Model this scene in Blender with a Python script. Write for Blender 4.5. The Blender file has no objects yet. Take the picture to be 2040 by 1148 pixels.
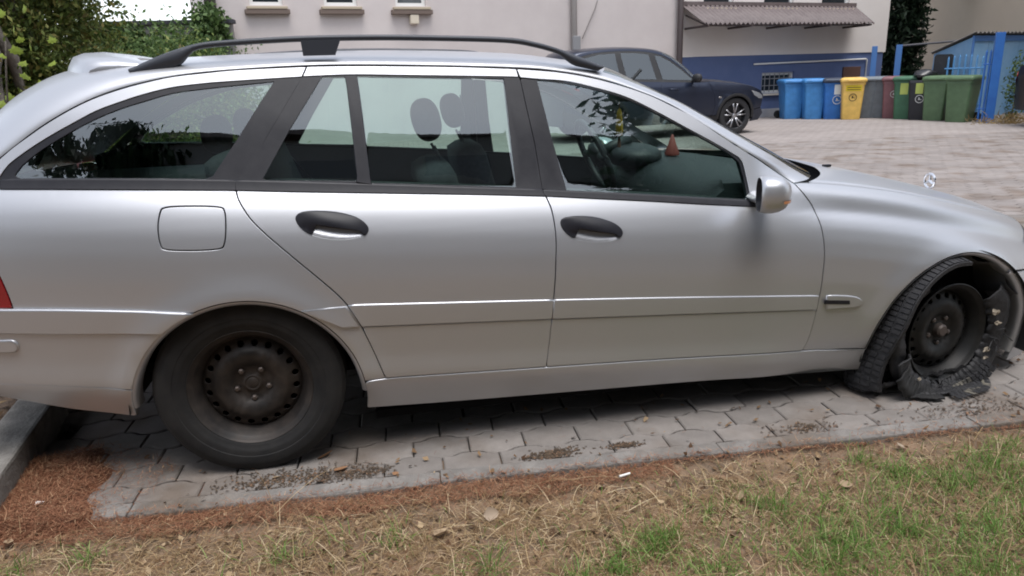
import bpy, bmesh, math, random
import numpy as np
from mathutils import Vector, Matrix
from mathutils.geometry import delaunay_2d_cdt
random.seed(7); RNG = np.random.default_rng(7)
SC = bpy.context.scene; COL = SC.collection
# World frame: X runs along the parked estate car (forward = right in the photo), Y away from the photographer, Z up.
# Origin: on the paving below the estate car's rear axle.  Units are metres.

# ------------------------------------------------------------------ camera
CAM_POS = Vector((0.4526, -3.2887, 1.3061)); YAW, PITCH, ROLL = 0.18712, 0.27976, -0.0336
cam = bpy.data.objects.new('camera', bpy.data.cameras.new('camera')); COL.objects.link(cam)
_f = Vector((math.sin(YAW)*math.cos(PITCH), math.cos(YAW)*math.cos(PITCH), -math.sin(PITCH)))
_r = Vector((math.cos(YAW), -math.sin(YAW), 0)); _u = _r.cross(_f)
_r2 = _r*math.cos(ROLL)+_u*math.sin(ROLL); _u2 = -_r*math.sin(ROLL)+_u*math.cos(ROLL)
_m = Matrix((_r2, _u2, -_f)).transposed().to_4x4(); _m.translation = CAM_POS
cam.matrix_world = _m
cam.data.sensor_width = 36; cam.data.lens = 36*1469.24/2040
cam.data.clip_start = .05; cam.data.clip_end = 2000
SC.camera = cam
# ------------------------------------------------------------------ world, sun, exposure: an overcast day
SUN_EL, SUN_AZ = math.radians(73), math.radians(168)     # azimuth clockwise from +Y
world = bpy.data.worlds.new('World'); SC.world = world; world.use_nodes = True
_n = world.node_tree.nodes; _l = world.node_tree.links; _n.clear()
_o = _n.new('ShaderNodeOutputWorld'); _b = _n.new('ShaderNodeBackground'); _s = _n.new('ShaderNodeTexSky'); _h = _n.new('ShaderNodeHueSaturation')
_s.sky_type = 'NISHITA'; _s.sun_disc = False; _s.sun_elevation = SUN_EL; _s.sun_rotation = SUN_AZ
_s.dust_density = 1.0; _s.air_density = 1.0; _s.ozone_density = 1.5
_h.inputs['Saturation'].default_value = .36
_b.inputs['Strength'].default_value = .15
_l.new(_s.outputs[0], _h.inputs['Color']); _l.new(_h.outputs[0], _b.inputs[0]); _l.new(_b.outputs[0], _o.inputs[0])
sun = bpy.data.objects.new('sun', bpy.data.lights.new('sun', 'SUN')); COL.objects.link(sun)
sun.data.energy = 1.3; sun.data.angle = math.radians(35); sun.data.color = (1, .975, .945)
_d = Vector((math.sin(SUN_AZ)*math.cos(SUN_EL), math.cos(SUN_AZ)*math.cos(SUN_EL), math.sin(SUN_EL)))
sun.rotation_euler = _d.to_track_quat('Z', 'Y').to_euler(); sun.location = _d*30
SC.view_settings.view_transform = 'Standard'; SC.view_settings.look = 'None'
SC.view_settings.exposure = 1.12; SC.view_settings.gamma = 1; SC.view_settings.use_curve_mapping = False
SC.cycles.max_bounces = 10; SC.cycles.transparent_max_bounces = 24; SC.cycles.filter_width = 1.9

# ------------------------------------------------------------------ helpers
def link(o, parent=None):
    COL.objects.link(o)
    if parent is not None: o.parent = parent
    return o
def tag(o, label, cat=None, group=None, kind=None):
    if label: o['label'] = label
    if cat: o['category'] = cat
    if group: o['group'] = group
    if kind: o['kind'] = kind
    return o
def empty(name, loc=(0,0,0), rz=0, parent=None):
    o = bpy.data.objects.new(name, None); o.location = loc; o.rotation_euler = (0,0,rz); o.empty_display_size = .2
    return link(o, parent)
def obj(name, V, F, mat, parent=None, smooth=True, normals=None, mats=None, midx=None):
    me = bpy.data.meshes.new(name)
    me.from_pydata([tuple(map(float, v)) for v in V], [], [tuple(map(int, f)) for f in F])
    if mats:
        for m in mats: me.materials.append(m)
        if midx is not None: me.polygons.foreach_set('material_index', np.asarray(midx, dtype=np.int32))
    else: me.materials.append(mat)
    if smooth: me.polygons.foreach_set('use_smooth', np.ones(len(me.polygons), dtype=bool))
    me.update()
    if normals is not None:
        me.normals_split_custom_set_from_vertices([tuple(map(float, n)) for n in normals])
    return link(bpy.data.objects.new(name, me), parent)
def quick(name, V, F, mat, parent=None, smooth=False):
    """numpy triangles or quads, big meshes"""
    V = np.asarray(V, dtype=np.float32); F = np.asarray(F, dtype=np.int32); k = F.shape[1]
    me = bpy.data.meshes.new(name); me.vertices.add(len(V)); me.vertices.foreach_set('co', V.ravel())
    me.loops.add(F.size); me.loops.foreach_set('vertex_index', F.ravel())
    me.polygons.add(len(F)); me.polygons.foreach_set('loop_start', np.arange(len(F), dtype=np.int32)*k)
    me.polygons.foreach_set('loop_total', np.full(len(F), k, dtype=np.int32))
    if smooth: me.polygons.foreach_set('use_smooth', np.ones(len(F), dtype=bool))
    me.materials.append(mat); me.update(calc_edges=True); me.validate()
    return link(bpy.data.objects.new(name, me), parent)
def copy_tree(o, parent=None, props=None):
    c = o.copy(); COL.objects.link(c); c.parent = parent
    for ch in list(o.children): copy_tree(ch, c)
    if props:
        for k, v in props.items(): c[k] = v
    return c
class MB:
    """collects simple solids and links them as one mesh"""
    def __init__(s): s.V = []; s.F = []
    def add(s, V, F):
        b = len(s.V); s.V += [tuple(v) for v in V]; s.F += [tuple(i+b for i in f) for f in F]; return s
    def box(s, c, size, rz=0, bev=0.0, M=None):
        bm = bmesh.new(); bmesh.ops.create_cube(bm, size=1)
        for v in bm.verts: v.co = Vector((v.co.x*size[0], v.co.y*size[1], v.co.z*size[2]))
        if bev > 0: bmesh.ops.bevel(bm, geom=list(bm.edges), offset=bev, segments=2, affect='EDGES', profile=.6)
        R = M if M is not None else Matrix.Rotation(rz, 4, 'Z')
        V = [R @ v.co + Vector(c) for v in bm.verts]; bm.verts.index_update()
        F = [[v.index for v in f.verts] for f in bm.faces]; bm.free(); return s.add(V, F)
    def tube(s, path, r, n=8, cap=True, flat=1.0):
        P = [Vector(p) for p in path]; b = len(s.V); m = len(P); up = Vector((0,0,1))
        for i, p in enumerate(P):
            t = (P[min(i+1, m-1)]-P[max(i-1, 0)]).normalized()
            a = t.cross(up)
            if a.length < 1e-3: a = t.cross(Vector((0,1,0)))
            a.normalize(); c = a.cross(t); ri = r[i] if hasattr(r, '__len__') else r
            for k in range(n):
                th = 2*math.pi*k/n; s.V.append(tuple(p + a*math.cos(th)*ri + c*math.sin(th)*ri*flat))
        for i in range(m-1):
            for k in range(n):
                s.F.append((b+i*n+k, b+i*n+(k+1) % n, b+(i+1)*n+(k+1) % n, b+(i+1)*n+k))
        if cap:
            s.F.append(tuple(b+k for k in range(n))[::-1]); s.F.append(tuple(b+(m-1)*n+k for k in range(n)))
        return s
    def build(s, name, mat, parent=None, smooth=False, sharp=None):
        o = obj(name, s.V, s.F, mat, parent, smooth)
        bm = bmesh.new(); bm.from_mesh(o.data); bmesh.ops.recalc_face_normals(bm, faces=list(bm.faces)); bm.to_mesh(o.data); bm.free()
        if smooth and sharp: o.data.set_sharp_from_angle(angle=math.radians(sharp))
        return o
def sm(pts, ds=.02):
    """Catmull-Rom through the points, spaced about ds"""
    P = [np.array(p, float) for p in pts]
    if len(P) < 3:
        n = max(1, int(np.linalg.norm(P[1]-P[0])/ds)); return [tuple(P[0]+(P[1]-P[0])*i/n) for i in range(n+1)]
    out = []
    for i in range(len(P)-1):
        p1, p2 = P[i], P[i+1]; p0 = P[i-1] if i else 2*p1-p2; p3 = P[i+2] if i+2 < len(P) else 2*p2-p1
        n = max(1, int(math.ceil(np.linalg.norm(p2-p1)/ds)))
        for k in range(n):
            t = k/n
            out.append(tuple(.5*((2*p1)+(-p0+p2)*t+(2*p0-5*p1+4*p2-p3)*t*t+(-p0+3*p1-3*p2+p3)*t**3)))
    out.append(tuple(P[-1])); return out
def smc(pts, ds=.01):
    P = list(pts); n = len(P); ext = P[-2:]+P+P[:3]; o = sm(ext, ds)
    a = np.array(o); i0 = int(np.argmin(np.hypot(*(a-np.array(P[0])).T))); 
    i1 = len(a)-1-int(np.argmin(np.hypot(*(a[::-1]-np.array(P[0])).T)))
    return [tuple(q) for q in a[i0:i1]]
def arc(cx, cz, R, a0, a1, n=24):
    return [(cx+R*math.cos(math.radians(a0+(a1-a0)*i/n)), cz+R*math.sin(math.radians(a0+(a1-a0)*i/n))) for i in range(n+1)]
def clean(poly, eps=1e-3):
    o = []
    for q in poly:
        if not o or math.hypot(q[0]-o[-1][0], q[1]-o[-1][1]) > eps: o.append((float(q[0]), float(q[1])))
    if math.hypot(o[0][0]-o[-1][0], o[0][1]-o[-1][1]) < eps: o.pop()
    a = sum(o[i-1][0]*o[i][1]-o[i][0]*o[i-1][1] for i in range(len(o)))
    return o if a > 0 else o[::-1]
def offset(poly, d):
    """moves a CCW polygon's outline inwards by d"""
    P = np.array(poly); a = P-np.roll(P, 1, 0); b = np.roll(P, -1, 0)-P
    a /= np.linalg.norm(a, axis=1)[:, None]+1e-12; b /= np.linalg.norm(b, axis=1)[:, None]+1e-12
    na = np.stack([-a[:, 1], a[:, 0]], 1); nb = np.stack([-b[:, 1], b[:, 0]], 1); n = na+nb
    ln = np.linalg.norm(n, axis=1)[:, None]; n = n/np.maximum(ln, .3); k = 1/np.maximum((n*na).sum(1), .5)
    return P+n*(d*k)[:, None], n
def inside(P, poly):
    q = np.array(poly); x, y = P[:, 0], P[:, 1]; r = np.zeros(len(P), bool); j = len(q)-1
    for i in range(len(q)):
        xi, yi = q[i]; xj, yj = q[j]
        if yi != yj: r ^= ((yi > y) != (yj > y)) & (x < (xj-xi)*(y-yi)/(yj-yi)+xi)
        j = i
    return r
def cdt(outer, holes=(), step=.04):
    pts = [tuple(q) for q in outer]; E = [(i, (i+1) % len(outer)) for i in range(len(outer))]
    for h in holes:
        b = len(pts); pts += [tuple(q) for q in h]; E += [(b+i, b+(i+1) % len(h)) for i in range(len(h))]
    B = np.array(pts)
    if step:
        lo, hi = B[:len(outer)].min(0), B[:len(outer)].max(0)
        gx, gy = np.meshgrid(np.arange(lo[0]+step/2, hi[0], step), np.arange(lo[1]+step/2, hi[1], step)); gx[1::2] += step/2
        G = np.stack([gx.ravel(), gy.ravel()], 1); k = inside(G, outer)
        for h in holes: k &= ~inside(G, h)
        G = G[k]
        if len(G):
            d = np.min(np.hypot(G[:, None, 0]-B[None, :, 0], G[:, None, 1]-B[None, :, 1]), axis=1); G = G[d > step*.5]
            pts += [tuple(q) for q in G]
    r = delaunay_2d_cdt([Vector(q) for q in pts], E, [], 0, 1e-6)
    V = np.array([tuple(v) for v in r[0]]); F = [list(f) for f in r[2]]
    C = np.array([V[f].mean(0) for f in F]); k = inside(C, outer)
    for h in holes: k &= ~inside(C, h)
    return V, [f for f, q in zip(F, k) if q]
def panel(name, outer, surf, mat, parent, holes=(), step=.04, gap=.0032, lip=(.0012, .0025), depth=.025, off=0.0, side=-1, smooth=True, dome=None):
    """a sheet-metal panel: outline in (x, z), lying on the half-width surface surf(x, z), with rounded edges folded inwards"""
    outer = clean(outer); holes = [clean(h) for h in holes]
    if gap: outer = clean(offset(outer, gap)[0]); holes = [clean(offset(h, -gap)[0]) for h in holes]
    V2, F = cdt(outer, holes, step)
    def W(x, z): return surf(x, z)+off+(dome(x, z) if dome else 0)
    e = .003
    def geo(P, add=0):
        x, z = P[:, 0], P[:, 1]; wv = W(x, z)
        wx = (W(x+e, z)-W(x-e, z))/(2*e); wz = (W(x, z+e)-W(x, z-e))/(2*e)
        n = np.stack([-wx, np.full(len(x), float(side)), -wz], 1); n /= np.linalg.norm(n, axis=1)[:, None]
        return np.stack([x, side*(wv-add), z], 1), n
    P, N = geo(V2); V = [P]; NN = [N]; FF = []
    for f in F:
        a, b, c = P[f[0]], P[f[1]], P[f[2]]
        FF.append(tuple(f) if np.dot(np.cross(b-a, c-a), N[f[0]]) > 0 else tuple(f[::-1]))
    nb = len(P)
    if lip:
        for loop, sg in [(outer, 1)]+[(h, -1) for h in holes]:
            L = np.array(loop); _, n2 = offset(loop, 0.0); n2 = -n2*sg; n3 = np.stack([n2[:, 0], 0*n2[:, 0], n2[:, 1]], 1)
            Q0, M0 = geo(L); Q1, M1 = geo(L+n2*lip[0], lip[1]); Q2, M2 = geo(L+n2*lip[0], lip[1]+depth)
            Nb = M0*.55+n3*.83; Nb /= np.linalg.norm(Nb, axis=1)[:, None]
            m = len(L)
            V += [Q0, Q1, Q1, Q2]; NN += [M0, Nb, n3, n3]
            for i in range(m):
                j = (i+1) % m
                for r in (0, 2):
                    q = (nb+r*m+i, nb+r*m+j, nb+(r+1)*m+j, nb+(r+1)*m+i)
                    A = np.concatenate([Q0, Q1, Q1, Q2]); a, b, c = A[q[0]-nb], A[q[1]-nb], A[q[2]-nb]
                    FF.append(q if np.dot(np.cross(b-a, c-a), Nb[i] if r == 0 else n3[i]) > 0 else q[::-1])
            nb += 4*m
    return obj(name, np.concatenate(V), FF, mat, parent, smooth, np.concatenate(NN) if smooth else None)
def loft(name, rings, mat, parent=None, closed=False, cap=False, smooth=True, flip=False):
    n = len(rings[0]); V = [q for r in rings for q in r]; F = []
    for i in range(len(rings)-1):
        for k in range(n if closed else n-1):
            q = (i*n+k, i*n+(k+1) % n, (i+1)*n+(k+1) % n, (i+1)*n+k); F.append(q[::-1] if flip else q)
    if cap: F.append(tuple(range(n))); F.append(tuple((len(rings)-1)*n+k for k in range(n))[::-1])
    o = obj(name, V, F, mat, parent, smooth)
    if cap:
        bm = bmesh.new(); bm.from_mesh(o.data); bmesh.ops.recalc_face_normals(bm, faces=list(bm.faces)); bm.to_mesh(o.data); bm.free()
        if smooth: o.data.set_sharp_from_angle(angle=math.radians(40))
    return o
def lathe(name, prof, mat, parent=None, n=64, side=-1, clampz=None, sharp=35):
    """(radius, outward) profile turned about the Y axis"""
    rings = []
    for k in range(n):
        t = 2*math.pi*k/n; r_ = []
        for r, u in prof:
            z = r*math.sin(t)
            if clampz is not None: z = max(z, clampz)
            r_.append((r*math.cos(t), side*u, z))
        rings.append(r_)
    m = len(prof); V = [q for r in rings for q in r]; F = []
    for k in range(n):
        for i in range(m-1):
            F.append((k*m+i, ((k+1) % n)*m+i, ((k+1) % n)*m+i+1, k*m+i+1))
    o = obj(name, V, F, mat, parent)
    bm = bmesh.new(); bm.from_mesh(o.data); bmesh.ops.remove_doubles(bm, verts=list(bm.verts), dist=1e-5)
    bmesh.ops.recalc_face_normals(bm, faces=list(bm.faces)); bm.to_mesh(o.data); bm.free()
    o.data.set_sharp_from_angle(angle=math.radians(sharp)); return o

# ------------------------------------------------------------------ materials
def M(name, col, rough=.6, metal=0.0, col2=None, scale=8, detail=4, bump=0, bscale=40, spec=.5, coat=0, rvar=0, stops=(.35, .65), coords='Object', bdist=.01):
    m = bpy.data.materials.new(name); m.use_nodes = True; t = m.node_tree; n = t.nodes; l = t.links; p = n['Principled BSDF']
    p.inputs['Roughness'].default_value = rough; p.inputs['Metallic'].default_value = metal
    p.inputs['Specular IOR Level'].default_value = spec; p.inputs['Coat Weight'].default_value = coat; p.inputs['Coat Roughness'].default_value = .08
    p.inputs['Base Color'].default_value = (*col, 1)
    tc = n.new('ShaderNodeTexCoord')
    if col2 or rvar:
        nz = n.new('ShaderNodeTexNoise'); nz.inputs['Scale'].default_value = scale; nz.inputs['Detail'].default_value = detail; nz.inputs['Roughness'].default_value = .65
        l.new(tc.outputs[coords], nz.inputs['Vector'])
        cr = n.new('ShaderNodeValToRGB'); cr.color_ramp.elements[0].position = stops[0]; cr.color_ramp.elements[1].position = stops[1]
        cr.color_ramp.elements[0].color = (*col, 1); cr.color_ramp.elements[1].color = (*(col2 or col), 1)
        l.new(nz.outputs['Fac'], cr.inputs['Fac']); l.new(cr.outputs['Color'], p.inputs['Base Color'])
        if rvar:
            mr = n.new('ShaderNodeMapRange'); mr.inputs['To Min'].default_value = rough-rvar; mr.inputs['To Max'].default_value = rough+rvar
            l.new(nz.outputs['Fac'], mr.inputs['Value']); l.new(mr.outputs['Result'], p.inputs['Roughness'])
    if bump:
        nb = n.new('ShaderNodeTexNoise'); nb.inputs['Scale'].default_value = bscale; nb.inputs['Detail'].default_value = 5
        l.new(tc.outputs[coords], nb.inputs['Vector'])
        bp = n.new('ShaderNodeBump'); bp.inputs['Strength'].default_value = bump; bp.inputs['Distance'].default_value = bdist
        l.new(nb.outputs['Fac'], bp.inputs['Height']); l.new(bp.outputs['Normal'], p.inputs['Normal'])
    return m
def leafmat(name, c1, c2, c3=None, trans=.35, rough=.55):
    """a leaf colour that varies from leaf to leaf, a little light coming through"""
    m = bpy.data.materials.new(name); m.use_nodes = True; t = m.node_tree; n = t.nodes; l = t.links; p = n['Principled BSDF']
    g = n.new('ShaderNodeNewGeometry'); cr = n.new('ShaderNodeValToRGB'); e = cr.color_ramp.elements
    e[0].color = (*c1, 1); e[1].color = (*c2, 1); e[0].position = .1; e[1].position = .8
    if c3: q = e.new(.97); q.color = (*c3, 1)
    l.new(g.outputs['Random Per Island'], cr.inputs['Fac']); l.new(cr.outputs['Color'], p.inputs['Base Color'])
    p.inputs['Roughness'].default_value = rough; p.inputs['Specular IOR Level'].default_value = .3
    tr = n.new('ShaderNodeBsdfTranslucent'); mx = n.new('ShaderNodeMixShader'); mx.inputs[0].default_value = trans
    l.new(cr.outputs['Color'], tr.inputs['Color']); l.new(p.outputs[0], mx.inputs[1]); l.new(tr.outputs[0], mx.inputs[2])
    l.new(mx.outputs[0], n['Material Output'].inputs['Surface']); return m
def glassmat(name, tint, ior=1.55, rough=.0, boost=0.0):
    m = bpy.data.materials.new(name); m.use_nodes = True; t = m.node_tree; n = t.nodes; l = t.links; n.remove(n['Principled BSDF'])
    a = n.new('ShaderNodeBsdfTransparent'); a.inputs[0].default_value = (*tint, 1)
    b = n.new('ShaderNodeBsdfGlossy'); b.inputs['Roughness'].default_value = rough; b.inputs[0].default_value = (.95, 1, 1, 1)
    # Schlick's reflectance, the same from both sides of the pane
    f0 = ((ior-1)/(ior+1))**2; lw = n.new('ShaderNodeLayerWeight'); pw = n.new('ShaderNodeMath'); pw.operation = 'POWER'; pw.inputs[1].default_value = 5; l.new(lw.outputs['Facing'], pw.inputs[0])
    f = n.new('ShaderNodeMath'); f.operation = 'MULTIPLY_ADD'; f.inputs[1].default_value = 1-f0; f.inputs[2].default_value = f0; l.new(pw.outputs[0], f.inputs[0])
    mx = n.new('ShaderNodeMixShader'); l.new(f.outputs[0], mx.inputs[0])
    l.new(a.outputs[0], mx.inputs[1]); l.new(b.outputs[0], mx.inputs[2]); l.new(mx.outputs[0], n['Material Output'].inputs['Surface']); return m
def paintmat(name, col, rough=.41, metal=.74, dust=(.35, .33, .30), coat=.25, dustz=(.1, .55), dustamt=.35):
    """metallic paint with a fine flake, and road dust thickening towards the sills"""
    m = bpy.data.materials.new(name); m.use_nodes = True; t = m.node_tree; n = t.nodes; l = t.links; p = n['Principled BSDF']
    tc = n.new('ShaderNodeTexCoord'); nz = n.new('ShaderNodeTexNoise'); nz.inputs['Scale'].default_value = 5; nz.inputs['Detail'].default_value = 6
    l.new(tc.outputs['Object'], nz.inputs['Vector']); sx = n.new('ShaderNodeSeparateXYZ'); l.new(tc.outputs['Object'], sx.inputs[0])
    mr = n.new('ShaderNodeMapRange'); mr.inputs['From Min'].default_value = dustz[1]; mr.inputs['From Max'].default_value = dustz[0]
    mr.inputs['To Min'].default_value = .05; mr.inputs['To Max'].default_value = dustamt; l.new(sx.outputs['Z'], mr.inputs['Value'])
    mu = n.new('ShaderNodeMath'); mu.operation = 'MULTIPLY'; l.new(mr.outputs[0], mu.inputs[0])
    m2 = n.new('ShaderNodeMapRange'); m2.inputs['From Min'].default_value = .3; m2.inputs['From Max'].default_value = .7; m2.inputs['To Min'].default_value = .5; m2.inputs['To Max'].default_value = 1.2
    l.new(nz.outputs['Fac'], m2.inputs['Value']); l.new(m2.outputs[0], mu.inputs[1])
    p.inputs['Base Color'].default_value = (*col, 1); p.inputs['Metallic'].default_value = metal; p.inputs['Roughness'].default_value = rough
    p.inputs['Coat Weight'].default_value = coat; p.inputs['Coat Roughness'].default_value = .10
    d = n.new('ShaderNodeBsdfPrincipled'); d.inputs['Base Color'].default_value = (*dust, 1); d.inputs['Roughness'].default_value = .85
    mx = n.new('ShaderNodeMixShader'); l.new(mu.outputs[0], mx.inputs[0]); l.new(p.outputs[0], mx.inputs[1]); l.new(d.outputs[0], mx.inputs[2])
    l.new(mx.outputs[0], n['Material Output'].inputs['Surface'])
    fn = n.new('ShaderNodeTexNoise'); fn.inputs['Scale'].default_value = 900; l.new(tc.outputs['Object'], fn.inputs['Vector'])
    bp = n.new('ShaderNodeBump'); bp.inputs['Strength'].default_value = .06; bp.inputs['Distance'].default_value = .001
    l.new(fn.outputs['Fac'], bp.inputs['Height']); l.new(bp.outputs['Normal'], p.inputs['Normal'])
    return m
SILVER = paintmat('silver_paint', (.515, .525, .555), coat=.32)
BLACKTRIM = M('black_plastic_trim', (.010, .010, .015), .45, col2=(.016, .016, .021), scale=20, spec=.35)
SATIN = M('satin_grey_rail', (.042, .047, .06), .45)
GAPBLACK = M('dark_cavity', (.008, .008, .009), .9, spec=.1)
RUBBER = M('dusty_rubber', (.007, .007, .008), .8, col2=(.018, .017, .0165), scale=14, rvar=.1)
RUBBER2 = M('torn_rubber', (.009, .009, .0105), .65, col2=(.024, .023, .025), scale=30, bump=.4, bscale=60)
STEELRIM = M('dusty_steel_wheel', (.017, .015, .0145), .55, .3, col2=(.05, .040, .034), scale=11, rvar=.12)
BRAKE = M('brake_metal', (.12, .10, .09), .5, .7)
CHROME = M('chrome', (.8, .8, .82), .12, 1)
GLASS = glassmat('green_car_glass', (.72, .89, .83), 2.3)
WGLASS = glassmat('windscreen_glass', (.74, .82, .79), 1.5)
INTER = M('dark_interior_plastic', (.02, .024, .028), .55)
FABRIC = M('dark_seat_fabric', (.025, .027, .032), .9, col2=(.04, .042, .048), scale=60)
HEADL = M('grey_headliner', (.30, .30, .30), .9)
REDLENS = M('red_lamp_lens', (.25, .008, .012), .15, coat=.5)
CLEARLENS = M('clear_lamp_lens', (.55, .57, .6), .12, .6, coat=.5)
# ------------------------------------------------------------------ the ground
SOIL = M('dark_soil', (.075, .052, .038), .95, col2=(.15, .105, .075), scale=22, detail=8, bump=.7, bscale=90)
SAND = M('joint_sand', (.070, .058, .048), .95, col2=(.12, .10, .085), scale=9, bump=.3, bscale=120)
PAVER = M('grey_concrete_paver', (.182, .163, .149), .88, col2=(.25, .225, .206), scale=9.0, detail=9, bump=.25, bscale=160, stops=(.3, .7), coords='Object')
# per-stone tint
def tint_by_object(m, amount=.22, island=False):
    t = m.node_tree; n = t.nodes; l = t.links; p = n['Principled BSDF']; src = p.inputs['Base Color'].links[0].from_socket
    oi = n.new('ShaderNodeNewGeometry') if island else n.new('ShaderNodeObjectInfo')
    mr = n.new('ShaderNodeMapRange'); mr.inputs['To Min'].default_value = 1-amount; mr.inputs['To Max'].default_value = 1+amount*.6
    l.new(oi.outputs['Random Per Island' if island else 'Random'], mr.inputs['Value'])
    mx = n.new('ShaderNodeMix'); mx.data_type = 'RGBA'; mx.blend_type = 'MULTIPLY'; mx.inputs[0].default_value = 1
    l.new(src, mx.inputs[6]); l.new(mr.outputs[0], mx.inputs[7]); l.new(mx.outputs[2], p.inputs['Base Color'])
    # grime and moss-dark stains with a shape of their own, in world space
    tc = n.new('ShaderNodeNewGeometry'); nz = n.new('ShaderNodeTexNoise'); nz.inputs['Scale'].default_value = 2.2; nz.inputs['Detail'].default_value = 7; l.new(tc.outputs['Position'], nz.inputs['Vector'])
    cr = n.new('ShaderNodeValToRGB'); cr.color_ramp.elements[0].position = .34; cr.color_ramp.elements[1].position = .50
    cr.color_ramp.elements[0].color = (.62, .52, .43, 1); cr.color_ramp.elements[1].color = (1, 1, 1, 1); l.new(nz.outputs['Fac'], cr.inputs['Fac'])
    m3 = n.new('ShaderNodeMix'); m3.data_type = 'RGBA'; m3.blend_type = 'MULTIPLY'; m3.inputs[0].default_value = .8
    l.new(mx.outputs[2], m3.inputs[6]); l.new(cr.outputs[0], m3.inputs[7]); l.new(m3.outputs[2], p.inputs['Base Color'])
tint_by_object(PAVER, .16)
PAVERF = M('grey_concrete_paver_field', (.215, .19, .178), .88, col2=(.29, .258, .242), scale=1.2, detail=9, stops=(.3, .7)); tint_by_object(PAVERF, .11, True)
ground = tag(obj('ground', [(-300,-300,-.16),(300,-300,-.16),(300,300,-.16),(-300,300,-.16)], [(0,1,2,3)], SOIL), 'bare soil around the yard', kind='structure')
# paving frame: e1 along the edging kerb, e2 across it
KA = math.radians(-2.85); K0 = Vector((.83,-1.01,0)); E1 = Vector((math.cos(KA), math.sin(KA), 0)); E2 = Vector((-math.sin(KA), math.cos(KA), 0))
def KP(u, v, z=0.0): return K0+E1*u+E2*v+Vector((0,0,z))
yard = obj('paved_yard', [KP(-1.75,0,-.035), KP(40,0,-.035), KP(40,60,-.035), KP(-1.75,60,-.035)], [(0,1,2,3)], SAND, None, False)
tag(yard, 'grey concrete paved yard with wavy interlocking stones', kind='structure')
# wavy interlocking stones, 205 x 165 mm
PL, PW = .205, .142
def wave(u): 
    t = (u/PL) % 1.0; t = abs(t-.5)*2           # 1 at the cross joints, 0 in the middle
    return .013*math.cos(math.pi*min(1, max(0, (t-.22)/.50)))
def stone(full=True):
    us = [0, .15, .325, .5, .675, .85, 1.0]; g = .0024; o = []
    us = [.0, .14, .22, .31, .39, .61, .69, .78, .86, 1.0]
    top = [(PL*(u-.5)+(g if u == 0 else -g if u == 1 else 0), PW/2+wave(u*PL)-g) for u in us]
    bot = [(PL*(u-.5)+(g if u == 0 else -g if u == 1 else 0), -PW/2-wave(u*PL)+g) for u in us]
    return clean(bot+top[::-1])
def stone_mesh(depth=.045):
    L = stone(); n = len(L); inn, _ = offset(L, .005); V = [(x, y, 0) for x, y in inn]+[(x, y, -.0045) for x, y in L]
    F = [tuple(range(n))]+[(i, n+i, n+(i+1) % n, (i+1) % n) for i in range(n)]
    if depth:
        V += [(x, y, -depth) for x, y in L]; F += [(n+i, 2*n+i, 2*n+(i+1) % n, n+(i+1) % n) for i in range(n)]
    F = [f if k == 0 else f for k, f in enumerate(F)]
    return V, F
SV, SF = stone_mesh()
sme = bpy.data.meshes.new('paver'); sme.from_pydata(SV, [], SF); sme.materials.append(PAVER); sme.update()
bm = bmesh.new(); bm.from_mesh(sme); bmesh.ops.recalc_face_normals(bm, faces=list(bm.faces)); bm.to_mesh(sme); bm.free()
FVx = np.array(SV[:2*len(stone())]); n_ = len(stone())
near_spots, far_spots = [], []
camxy = np.array(CAM_POS)[:2]; fwd = np.array([math.sin(YAW), math.cos(YAW)])
rows = int(10.5/PW)
for j in range(rows):
    v = .115-PW/2+j*PW if j else .0585; shift = (j % 2)*PL/2
    for i in range(-9, 66):
        u = shift+(i+.5)*PL; c = KP(u, v); d = np.array(c)[:2]-camxy; dep = d@fwd; lat = abs(d@np.array([fwd[1], -fwd[0]]))
        if u < -1.70 or c.y > 9: continue
        vis = lat < dep*.72+.25
        hidden = (-.75 < c.x < 3.3 and c.y > -.35 and c.y < 1.0)
        under = (c.y > .9 and c.x < 3.0)
        s = (1/dep**2 if vis else 0)*(0 if hidden or under else 1)
        (near_spots if s > 0 else far_spots).append((s, u, v, c))
near_spots.sort(key=lambda q: -q[0]); far_spots += near_spots[298:]; near_spots = near_spots[:298]
for s, u, v, c in near_spots:
    o = bpy.data.objects.new('paver', sme); link(o, yard); o.location = c+Vector((0,0,random.uniform(-.003,.001)))
    if v < .06: o.scale = (1, .80, 1)
    o.rotation_euler = (random.uniform(-.012,.012), random.uniform(-.012,.012), KA+random.uniform(-.008,.008))
V = []; F3 = []; c_, s_ = math.cos(KA), math.sin(KA)
for q, (s, u, v, c) in enumerate(far_spots):
    z = random.uniform(-.003,.002); b = len(V)
    V += [(c.x+x*c_-y*s_, c.y+x*s_+y*c_, z+zz) for x, y, zz in FVx]
    F3.append(tuple(b+i for i in range(n_))); F3 += [(b+i, b+n_+i, b+n_+(i+1) % n_, b+(i+1) % n_) for i in range(n_)]
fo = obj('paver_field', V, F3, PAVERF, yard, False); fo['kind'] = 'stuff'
bm = bmesh.new(); bm.from_mesh(fo.data); bmesh.ops.recalc_face_normals(bm, faces=list(bm.faces)); 
for f in bm.faces:
    if f.normal.z < 0: f.normal_flip()
bm.to_mesh(fo.data); bm.free()
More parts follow.
